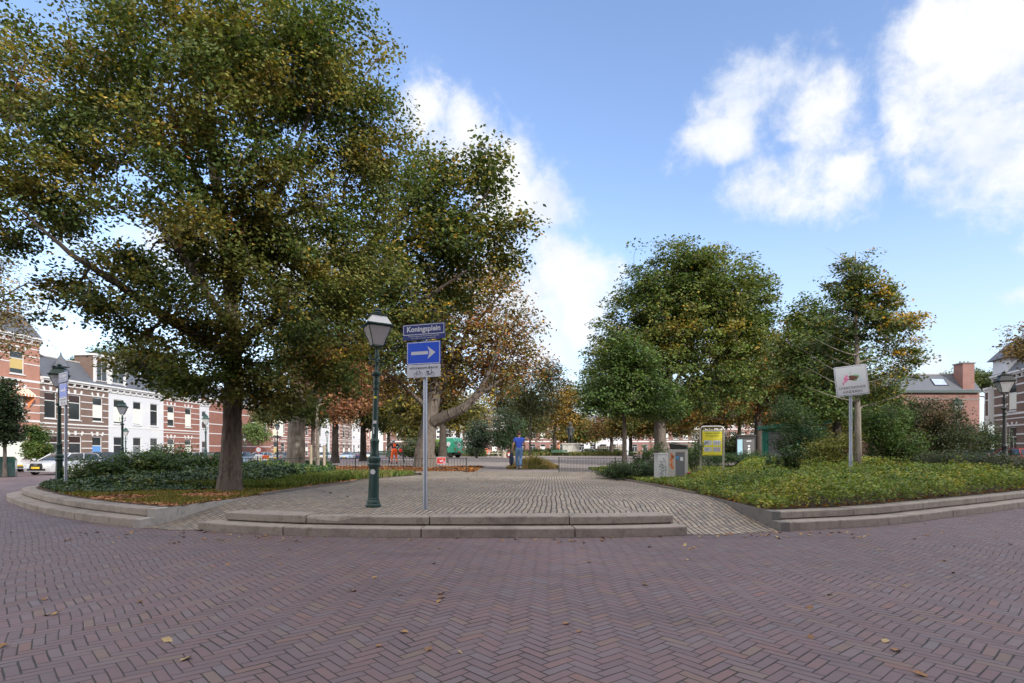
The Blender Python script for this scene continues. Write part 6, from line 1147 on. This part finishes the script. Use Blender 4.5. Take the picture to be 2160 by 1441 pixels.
# ------------------------------------------------------------------ vehicles
def loft(secs, name, material, parent, smooth=True):
    """secs: list of (y, [(x,z)...]) all same count"""
    m = MB(); n = len(secs[0][1]); vs = [V(x, y, z) for y, P in secs for x, z in P]
    fs = [(i*n+k, i*n+(k+1) % n, (i+1)*n+(k+1) % n, (i+1)*n+k) for i in range(len(secs)-1) for k in range(n)]+[tuple(range(n)), tuple((len(secs)-1)*n+k for k in range(n))[::-1]]
    m.add(vs, fs); return m.build(name, material, parent, smooth=smooth)
def car(loc, rz, label, paint, style='hatch', L=4.3, W=1.78, H=1.46, group=None, plate_txt=None, grille=False):
    root = thing('parked_car', label, 'car', loc, rz, group); f = L/2; b = -L/2; hb = .92 if style != 'estate' else .92
    low = [(b+.05, .24), (f-.06, .22), (f, .40), (f-.02, .60), (f-.14, .72), (f-1.0, hb-.02), (b+.10, hb+.03), (b, .78), (b-.02, .45)]
    def inset(P, s, dz=0): return [(x*s, z if z < .3 else z-dz) for x, z in P]
    w_ = W/2; loft([(-w_+.03, inset(low, .965, .06)), (-w_, inset(low, .985, .03)), (-w_+.05, low), (-w_*.5, inset(low, 1.012, -.015)), (w_*.5, inset(low, 1.012, -.015)), (w_-.05, low), (w_, inset(low, .985, .03)), (w_-.03, inset(low, .965, .06))][0:0] or
         [(-w_, inset(low, .955, .07)), (-w_+.03, inset(low, .985, .02)), (-w_*.55, inset(low, 1.008, -.015)), (w_*.55, inset(low, 1.008, -.015)), (w_-.03, inset(low, .985, .02)), (w_, inset(low, .955, .07))], 'body', paint, root)
    xb = b+.12 if style in ('hatch', 'estate', 'van') else b+.75; xt = b+.55 if style in ('hatch', 'estate', 'van') else b+1.35; xf = f-1.0; xr = f-1.85
    cab = [(xb, hb-.03), (xf, hb-.06), (xr, H-.05), ((xr+xt)/2, H), (xt, H-.06)]
    g = loft([(-w_+.07, [(x*.98, z-.02) if z < 1.1 else (x*.9, z) for x, z in cab[:2]]+[(x*.9, z-.05) for x, z in cab[2:]])]*0+[(-w_+.06, cab[:2]+[(xr-.5*.2, H-.42), ((xr+xt)/2, H-.42), (xt, H-.42)]) , (-w_+.20, [(x, z) for x, z in cab[:2]]+[(x, z-.02) for x, z in cab[2:]]), (w_-.20, cab[:2]+[(x, z-.02) for x, z in cab[2:]]), (w_-.06, cab[:2]+[(xr-.5*.2, H-.42), ((xr+xt)/2, H-.42), (xt, H-.42)])], 'windows', M_carglass, root)
    m = MB(); m.add([(xr-.05, -w_+.22, H-.045), (xr-.05, w_-.22, H-.045), ((xr+xt)/2, w_-.2, H+.012), (xt-.02, w_-.22, H-.05), (xt-.02, -w_+.22, H-.05), ((xr+xt)/2, -w_+.2, H+.012), (xr-.05, -w_+.22, H-.085), (xr-.05, w_-.22, H-.085), (xt-.02, w_-.22, H-.09), (xt-.02, -w_+.22, H-.09)], [(0, 1, 2, 5), (5, 2, 3, 4), (0, 6, 7, 1), (3, 8, 9, 4), (1, 7, 8, 3, 2), (0, 5, 4, 9, 6)])
    for s in (-1, 1):
        for (x0, z0), (x1, z1) in (((xf, hb-.03), (xr-.03, H-.05)), ((xb, hb), (xt, H-.06)), (((xf+xb)/2, hb), ((xr+xt)/2, H-.03))): m.tube([(x0, s*(w_-.055), z0), (x1, s*(w_-.2), z1)], .03, 6)
    m.build('roof', paint, root)
    for sx_, x in ((1, f-.82), (-1, b+.78)):
        for s in (-1, 1):
            m = MB(); M_ = Matrix.Rotation(R(90), 4, 'X'); prof = [(.20, -.10), (.30, -.10), (.325, -.07), (.325, .07), (.30, .10), (.20, .10)]; k = MB(); k.lathe(prof, (0, 0, 0), 20); wh = k.build('wheel', M_rubber, root, smooth=True, M=Matrix.Translation((x, s*(w_-.085), .325)) @ M_)
            k = MB(); k.lathe([(.21, -.105), (.2, .105)], (0, 0, 0), 16); k.build('rim', M_inox, wh, M=Matrix.Translation((x, s*(w_-.082), .325)) @ M_)
    for s in (-1, 1):
        m = MB(); m.box((f-.09, s*(w_-.26), .635), (.14, .34, .12), ch=.03, rz=-s*.35); m.build('headlight', MATS.get('lamp_lens') or mat('lamp_lens', (.65, .68, .72), .15, var=.1), root, smooth=True)
        m = MB(); m.box((b+.04, s*(w_-.2), .76), (.10, .26, .18), ch=.02, rz=s*.2); m.build('taillight', MATS.get('tail_red') or mat('tail_red', (.42, .012, .012), .2), root)
        m = MB(); m.box((xf+.08, s*(w_+.07), hb+.06), (.12, .18, .12), ch=.03); m.build('mirror', paint, root)
    m = MB(); m.box((f-.005, 0, .36), (.05, 1.15, .12)); m.box((b+.0, 0, .32), (.06, 1.3, .10)); m.build('bumper_trim', M_sblack, root)
    if grille:
        m = MB(); m.prism([(-.38, .34), (.38, .34), (.44, .52), (.36, .74), (-.36, .74), (-.44, .52)], 0, .03, Matrix.Translation((f+.02, 0, 0)) @ Matrix.Rotation(R(90), 4, 'Z')); gr = m.build('grille', M_sblack, root)
        m = MB()
        for k in range(4): m.tube([(f+.055, (k-1.5)*.062+.042*math.cos(t), .67+.042*math.sin(t)) for t in np.linspace(0, 2*PI, 16, endpoint=False)], .006, 4, closed=True)
        m.build('emblem_rings', M_inox, gr)
    m = MB(); zp = .47; m.box((f+.06 if grille else f+.012, 0, zp), (.02, .52, .12)); pl = m.build('number_plate', MATS.get('plate_yellow') or mat('plate_yellow', (.75, .50, .03), .5, var=.05), root)
    if plate_txt: text(plate_txt, 'lettering', M_sblack, pl, (0, 0, 0), width=.42, height=.075, off=.004, M=Matrix.Translation(((f+.074) if grille else f+.025, 0, zp)) @ Matrix.Rotation(R(90), 4, 'Z'))
    m = MB(); m.box((b-.03, 0, .60), (.02, .52, .12)); m.build('number_plate', MATS['plate_yellow'], root); return root
def paint(name, c): return MATS.get(name) or mat(name, c, .28, .25, var=.04, scale=2, bump=0, coat=.8)
car((-29.7, 37.9, float(road_z(-29.7, 38))), R(-92), 'silver car facing the viewer beside the left bed, dark grille and yellow plate', paint('silver', (.50, .52, .56)), L=4.6, H=1.40, plate_txt='79-RTH-2', grille=True)
cc = [('white', (.62, .63, .65)), ('teal', (.05, .13, .16)), ('silver', (.5, .52, .56)), ('black_paint', (.015, .016, .02)), ('light_blue', (.25, .36, .50)), ('dark_blue', (.02, .04, .10)), ('red_paint', (.30, .015, .02)), ('grey_paint', (.18, .19, .21))]
seq = [(44, 0, 'white car parked before the brown brick house'), (50.2, 5, 'dark blue car parked before the brown and white houses'), (56.4, 1, 'dark teal hatchback parked before the white painted house'), (62.0, 2, 'silver hatchback parked before the red brick house with white bands'), (67.0, 3, 'black car parked before the narrow white house'), (72, 4, 'light blue car parked just left of the big trunk'), (77.5, 2, 'silver car parked just right of the big trunk'),
       (84, 7, 'grey car parked before the long red wall'), (100, 0, 'white car parked left of the thick pale trunk'), (112, 4, 'pale blue car parked between the two dark trunks'), (118, 5, 'dark blue car parked behind the dark-trunked limes'), (126, 0, 'white car parked furthest along the left row')]
for y, c, lb_ in seq:
    car((-35.8+.055*(y-50), y, -.28), R(88 if c % 2 else -92), lb_, paint(*cc[c]), random.choice(['hatch', 'estate', 'saloon']), group='cars parked along the left row of houses')
for x, y, c, lb_, rz in ((39.0, 47.2, 3, 'dark car with pale bonnet parked left of the right lamp post', 95), (36.4, 41.2, 6, 'dark red car parked right of the right lamp post, before the striped house', 80), (41.2, 52.5, 7, 'grey car parked beyond the dark red one by the striped house', 92)):
    car((x, y, 0), R(rz), lb_, paint(*cc[c]), group='cars parked by the corner house')
for px, d, c, lb_ in ((1236, 128, 0, 'far white car right of the statue'), (1268, 132, 6, 'far dark red car right of the statue'), (1300, 130, 2, 'far silver car behind the small lime'), (1560, 120, 3, 'far black car behind the notice board')):
    car((gx(px, d), d, .5), R(5 if c else 178), lb_, paint(*cc[c]), group='cars at the far side of the square')
# street sweeper
sw = thing('street_sweeper', 'lime and teal green street-cleaning vehicle parked behind the leaning chestnut', 'street sweeper', (gx(938, 66), 66, .50), R(150)); gp_ = paint('teal_paint', (.03, .42, .26)); lg = paint('lime_paint', (.16, .36, .03))
m = MB(); m.prism([(-2.0, .62), (-.25, .62), (-.25, 2.25), (-1.75, 2.25), (-2.0, 1.9)], -.85, .85); hp = m.build('hopper', gp_, sw); m = MB(); m.box((-1.2, 0, 2.30), (1.0, 1.2, .12), ch=.03); m.build('hopper_lid', M_sticker, hp)
for yy in (-.855, .855):
    q = MB(); q.add([(-1.15+.30*math.cos(t), yy, 1.55+.30*math.sin(t)) for t in np.linspace(0, 2*PI, 20, endpoint=False)], [tuple(range(20))]); q.build('logo_disc', M_sticker, hp, fix=False)
q = MB(); q.add([(-2.005-0*t, .36*math.cos(t), 1.45+.33*math.sin(t)) for t in np.linspace(0, 2*PI, 20, endpoint=False)], [tuple(range(20))]); q.build('logo_disc', M_sticker, hp, fix=False)
q = MB(); q.bb(-2.03, -2.006, -.8, -.66, .8, 1.15); q.bb(-2.03, -2.006, .66, .8, .8, 1.15); q.build('taillight', MATS['tail_red'], hp); q = MB(); q.bb(-2.03, -2.0, -.26, .26, .66, .78); q.build('number_plate', M_orange, hp)
m = MB(); m.prism([(-.24, .55), (.75, .55), (.75, 2.05), (-.24, 2.12)], -.82, .82); eb = m.build('engine_housing', lg, sw)
m = MB()
for k in range(9): m.bb(-.15, .65, -.835, -.821, .9+k*.12, .95+k*.12); m.bb(-.15, .65, .821, .835, .9+k*.12, .95+k*.12)
m.build('vent_slats', M_dgrey, eb)
m = MB(); m.prism([(.76, .5), (1.75, .5), (1.85, 1.1), (1.55, 2.1), (.76, 2.15)], -.80, .80); cb_ = m.build('cab', lg, sw); m = MB()
for yy in (-.806, .806): m.add([(.9, yy, 1.0), (1.72, yy, 1.0), (1.5, yy, 1.98), (.9, yy, 1.98)], [(0, 1, 2, 3)])
m.add([(1.835, -.7, 1.2), (1.835, .7, 1.2), (1.59, .7, 2.02), (1.59, -.7, 2.02)], [(0, 1, 2, 3)]); m.build('cab_glass', M_carglass, cb_, fix=False)
m = MB(); m.box((-.1, 0, .5), (3.6, 1.3, .3)); m.build('chassis', M_sblack, sw)
for x in (-1.35, 1.15):
    for s in (-1, 1): k = MB(); k.lathe([(.25, -.12), (.36, -.12), (.39, -.08), (.39, .08), (.36, .12), (.25, .12)], (0, 0, 0), 20); k.build('wheel', M_rubber, sw, M=Matrix.Translation((x, s*.72, .39)) @ Matrix.Rotation(R(90), 4, 'X'))
for s in (-1, 1): k = MB(); k.lathe([(.45, .02), (.40, .14), (.1, .2)], (1.9, s*.6, 0), 14); k.build('brush', M_wood, sw)
# ------------------------------------------------------------------ furniture of the square
def bench(loc, label, rz=0, m_=None, W=1.8):
    r_ = thing('park_bench', label, 'bench', loc, rz); m_ = m_ or M_bench
    for nm_, bxs in (('seat', [(0, -.06-k*.12, .44, W, .10, .03) for k in range(-1, 3)]), ('backrest', [(0, .17+.03*k, .58+k*.12, W, .03, .095) for k in range(3)])):
        m = MB(); [m.box((x, y, z), (a, b, c)) for x, y, z, a, b, c in bxs]; m.build(nm_, m_, r_)
    for s in (-1, 1): m = MB(); m.bb(s*W*.4-.03, s*W*.4+.03, -.28, -.22, 0, .42); m.bb(s*W*.4-.03, s*W*.4+.03, .16, .2, 0, .86); m.bb(s*W*.4-.03, s*W*.4+.03, -.28, .2, .38, .424); m.build('leg', M_black, r_)
    return r_
bench(gl(988, 74, .56), 'green slatted bench right of the street sweeper', R(6), W=2.1); bench(gl(806, 40, .40), 'dark bench at the edge of the shrubs, left of the stooping worker', R(-10), W=1.6)
bench(gl(1012, 82, .6), 'orange bench behind the distant worker', R(4), mat('bench_orange', (.60, .10, .03), .6), W=3.2); bench(gl(1180, 84, .6), 'dark green bench before the statue', R(0), W=2.4)
pt = thing('picnic_table', 'pale concrete picnic table near the distant orange-clad worker', 'picnic table', gl(1041, 70, .55)); m = MB(); m.box((0, 0, .74), (1.9, .8, .07), ch=.01); m.build('table_top', M_conc, pt)
for s in (-1, 1):
    m = MB(); m.box((0, s*.75, .44), (1.8, .28, .06), ch=.01); m.build('seat', M_conc, pt); m = MB(); m.prism([(s*.62-.09, 0), (s*.62+.09, 0), (s*.5+.07, .704), (s*.5-.07, .704)], -.35, .35); m.bb(s*.62-.05, s*.62+.05, -.8, .8, .28, .36); m.build('leg', M_conc, pt)
for px, d, h, c, lb_ in ((1063, 66, .85, (.35, .30, .26), 'small stone-coloured litter bin left of the walking man'), (1074, 64, .62, (.50, .10, .08), 'red and white rubbish sack just left of the walking man')):
    t_ = thing('litter_bin' if h > .7 else 'rubbish_sack', lb_, 'bin' if h > .7 else 'sack', gl(px, d, .52)); m = MB()
    if h > .7: m.lathe([(.24, 0), (.28, h-.1), (.30, h-.09), (.30, h), (.2, h+.04)], (0, 0, 0), 14)
    else: m.ball((0, 0, .3), .34, 12, 8, (1, .8, .95)); m.tube([(0, 0, .55), (.05, 0, .7)], [.1, .06], 8)
    m.build('drum' if h > .7 else 'sack_body', mat('c%d' % px, c, .7), t_); m = MB(); m.lathe([(.31, h*.9), (.31, h*.97)], (0, 0, 0), 14) if h > .7 else m.box((.0, -.27, .35), (.3, .08, .25), ch=.02); m.build('rim' if h > .7 else 'label_patch', M_sticker, t_)
# green recycling bin at the far left
gb = thing('recycling_container', 'dark green recycling container on the pavement at the far left edge', 'container', (gx(6, 33.5), 33.5, -.25), R(35)); m = MB(); m.prism([(-.6, 0), (.6, 0), (.6, .95), (.5, 1.12), (-.5, 1.12), (-.6, .95)], -.5, .5); m.build('body', paint('container_green', (.012, .06, .055)), gb); m = MB(); m.box((0, -.505, .5), (.9, .02, .6)); m.build('door', M_green, gb); m = MB(); m.box((0, 0, 1.14), (1.0, .7, .04), ch=.01); m.build('lid', M_green, gb)
# kiosk and poster column
M_tealp = mat('kiosk_green', (.015, .17, .13), .5, var=.15, dirt=(.02, .11, .09)); ks = thing('kiosk', 'green flat-roofed wooden kiosk half hidden by shrubs, right of the poster column', 'kiosk', gl(1672, 31, .35), R(-24)); m = MB(); m.bb(-1.5, 1.5, -1.1, 1.1, 0, 2.15); k_ = m.build('walls', M_tealp, ks); m = MB(); m.add([(-1.75, -1.35, 2.05), (1.75, -1.35, 2.35), (1.75, 1.35, 2.35), (-1.75, 1.35, 2.05), (-1.75, -1.35, 2.2), (1.75, -1.35, 2.52), (1.75, 1.35, 2.52), (-1.75, 1.35, 2.2)], [(3, 2, 1, 0), (4, 5, 6, 7), (0, 1, 5, 4), (1, 2, 6, 5), (2, 3, 7, 6), (3, 0, 4, 7)]); m.build('roof', M_tealp, ks)
m = MB(); m.bb(-1.2, .1, -1.13, -1.102, .2, 1.9); m.build('shutter', M_dgrey, k_); m = MB()
for x in (-1.48, -1.3, .2, 1.48): m.bb(x-.05, x+.05, -1.15, -1.101, 0, 2.1)
m.build('corner_posts', M_tealp, k_)
pc = thing('poster_column', 'black advertising box with white-figured poster, left of the green kiosk', 'advertising display', gl(1573, 38, .4), R(-4)); m = MB(); m.box((0, 0, .95), (1.2, .25, 1.75), ch=.02); m.box((0, 0, .04), (.9, .2, .1)); m.build('case', M_sblack, pc); m = MB(); m.box((-.02, 0, 1.88), (1.3, .34, .1), ch=.02); m.build('top_cap', M_sblack, pc)
fl = flat('poster', [[(-.2, .25), (.52, .25), (.52, 1.62), (-.2, 1.62)]], mat('poster_grey', (.10, .10, .11), .4), pc, -.128); flat('poster_figure', [[(-.05, .3), (.42, .3), (.30, .75), (.22, 1.05), (.12, 1.05), (.04, .75)], blob(.17, 1.17, .07, .09)], M_sticker, fl, -.130); flat('poster_title', [[(0, 1.48), (.32, 1.48), (.32, 1.54), (0, 1.54)]], M_sticker, fl, -.130)
flat('side_panel', [[(-.58, .25), (-.25, .25), (-.25, 1.62), (-.58, 1.62)]], mat('pale_blue_panel', (.30, .48, .58), .4), pc, -.128)
# road-works sign and barrier before the long red wall
ts = thing('traffic_sign', 'round red and white traffic sign with white plate, before the long red wall', 'traffic sign', gl(546, 58, -.1)); m = MB(); m.lathe([(.03, 0), (.03, 1.75)], (0, 0, 0), 8); m.build('pole', M_steel, ts); q = MB(); M_ = Matrix.Rotation(R(90), 4, 'X'); q.lathe([(.36, -.01), (.36, .01)], (0, 0, 0), 24); d_ = q.build('disc', M_sred, ts, M=Matrix.Translation((0, -.045, 1.5)) @ M_); q = MB(); q.lathe([(.25, -.004), (.25, .004)], (0, 0, 0), 24); q.build('disc_face', M_sticker, d_, M=Matrix.Translation((0, -.062, 1.5)) @ M_); m = MB(); m.box((0, -.05, .75), (.72, .02, .55)); m.build('plate', M_sticker, ts)
tb = thing('safety_barrier', 'orange and yellow road-works barrier beside the round traffic sign', 'barrier', gl(558, 58, -.1)); m = MB(); m.box((0, 0, .75), (.9, .05, .35), ch=.01); m.build('board', M_orange, tb); m = MB()
for s in (-.4, .4): m.box((s, 0, .35), (.06, .4, .7))
m.build('foot', M_syellow, tb)
# wooden palisade and playground frame beyond the small lime
pf = thing('palisade', 'weathered grey palisade of uneven upright planks behind the small lime', 'fence', gl(1286, 104, .65)); m = MB(); rr_ = random.Random(3)
for k in range(13): x = -2.1+k*.35; m.box((x, 0, .9), (.26, .06, 1.7+rr_.uniform(-.3, .6)))
m.build('planks', M_wood, pf); m = MB(); m.box((0, .06, .5), (4.6, .05, .12)); m.box((0, .06, 1.3), (4.6, .05, .12)); m.build('rails', M_wood, pf)
# fallen leaves on the road, each its own
lm = []
for c_ in ((.32, .20, .08), (.26, .14, .06), (.38, .29, .15), (.20, .11, .06)):
    m = MB(); P_ = [(0, -.045, 0), (.026, -.02, .006), (.034, .012, .014), (.012, .04, .006), (0, .058, .002), (-.016, .036, .012), (-.036, .008, .004), (-.024, -.022, .016)]; m.add(P_+[(0, 0, .0)], [(i, (i+1) % 8, 8) for i in range(8)]); m.tube([(0, -.045, .002), (.004, -.075, .008)], .002, 4); o = m.build('fallen_leaf', mat('dry_leaf_%d' % len(lm), c_, .7, var=.3, scale=40), None, fix=False); lm.append(o)
rng = np.random.default_rng(17); spots = []
for (px, py) in [(118, 1440*.9), (295, 1271), (392, 1392), (745, 1248), (925, 1270), (930, 1262), (970, 1378), (1708, 1283), (1990, 1184), (2010, 1210), (1950, 1105), (1735, 1143), (200, 1105), (1060, 1141), (790, 1168), (610, 1160), (1370, 1155), (1270, 1140), (1620, 1128), (550, 1135), (380, 1130), (470, 1140)]: spots.append((px, py))
for (cx0, cy0, rx0, n0_) in ((520, 1134, 70, 16), (1215, 1141, 30, 8), (1610, 1128, 50, 10), (330, 1128, 70, 8), (1750, 1128, 90, 8)):
    for _ in range(n0_): spots.append((cx0+rng.normal()*rx0, cy0+abs(rng.normal())*6))
while len(spots) < 170:
    px = rng.uniform(0, 2160); py = 1124+310*rng.uniform()**6; spots.append((px, py))
first = True
for i, (px, py) in enumerate(spots):
    x, y = px0(px, py); yf = float(np.interp(x, np.concatenate([LEF[::-1, 0][-20:], cx_, RIG[:, 0]]), np.concatenate([LEF[::-1, 1][-20:], cy_, RIG[:, 1]])))
    if y > yf-.03: y = yf-rng.uniform(.03, .25)
    s = lm[i % 4]; o = s if i < 4 else s.copy()
    if i >= 4: COL.objects.link(o)
    o.location = (x, y, float(road_z(x, y))+.006); k_ = rng.uniform(.4, .8); o.scale = (k_,)*3; o.rotation_euler = (rng.normal()*.25, rng.normal()*.25, rng.uniform(0, 6.28)); tag(o, 'small dry autumn leaf lying on the purple brick roadway', 'fallen leaf', 'fallen leaves on the roadway')
for i in range(60):
    x = rng.uniform(-4.5, 3.6); y = rng.uniform(9.3, 20); o = lm[i % 4].copy(); COL.objects.link(o); o.location = (x, y, float(terr_z(np.array([x]), np.array([y]))[0])+.008); k_ = rng.uniform(.5, .9); o.scale = (k_,)*3; o.rotation_euler = (rng.normal()*.2, rng.normal()*.2, rng.uniform(0, 6.28)); tag(o, 'small dry autumn leaf lying on the grey terrace paving', 'fallen leaf', 'fallen leaves on the terrace')
# pink flowers in the right bed
for i, (px, py, d) in enumerate(((1896, 1044, 11.6), (1893, 1037, 11.8), (1453, 998, 15.2), (1459, 1010, 14.8))):
    fl_ = thing('flower', ['larger pink rose low in the right bed, right of the crossing sign', 'small pink rose just above the larger one', 'upper pink rose beside the litter bin', 'lower pink rose beside the litter bin'][i], 'flower', tuple(at(px, py, d)-V(0, 0, .25))); m = MB(); m.tube([(0, 0, -.1), (0, 0, .24)], .005, 5); m.build('stem', M_bench, fl_); m = MB()
    for k in range(9): a = k*2.4; m.ball((.018*math.cos(a)*(k/5), .018*math.sin(a)*(k/5), .25+.008*(k % 3)), .024, 8, 5, (1, 1, .6))
    m.build('petals', mat('rose_pink', (.60, .05, .16), .6), fl_)
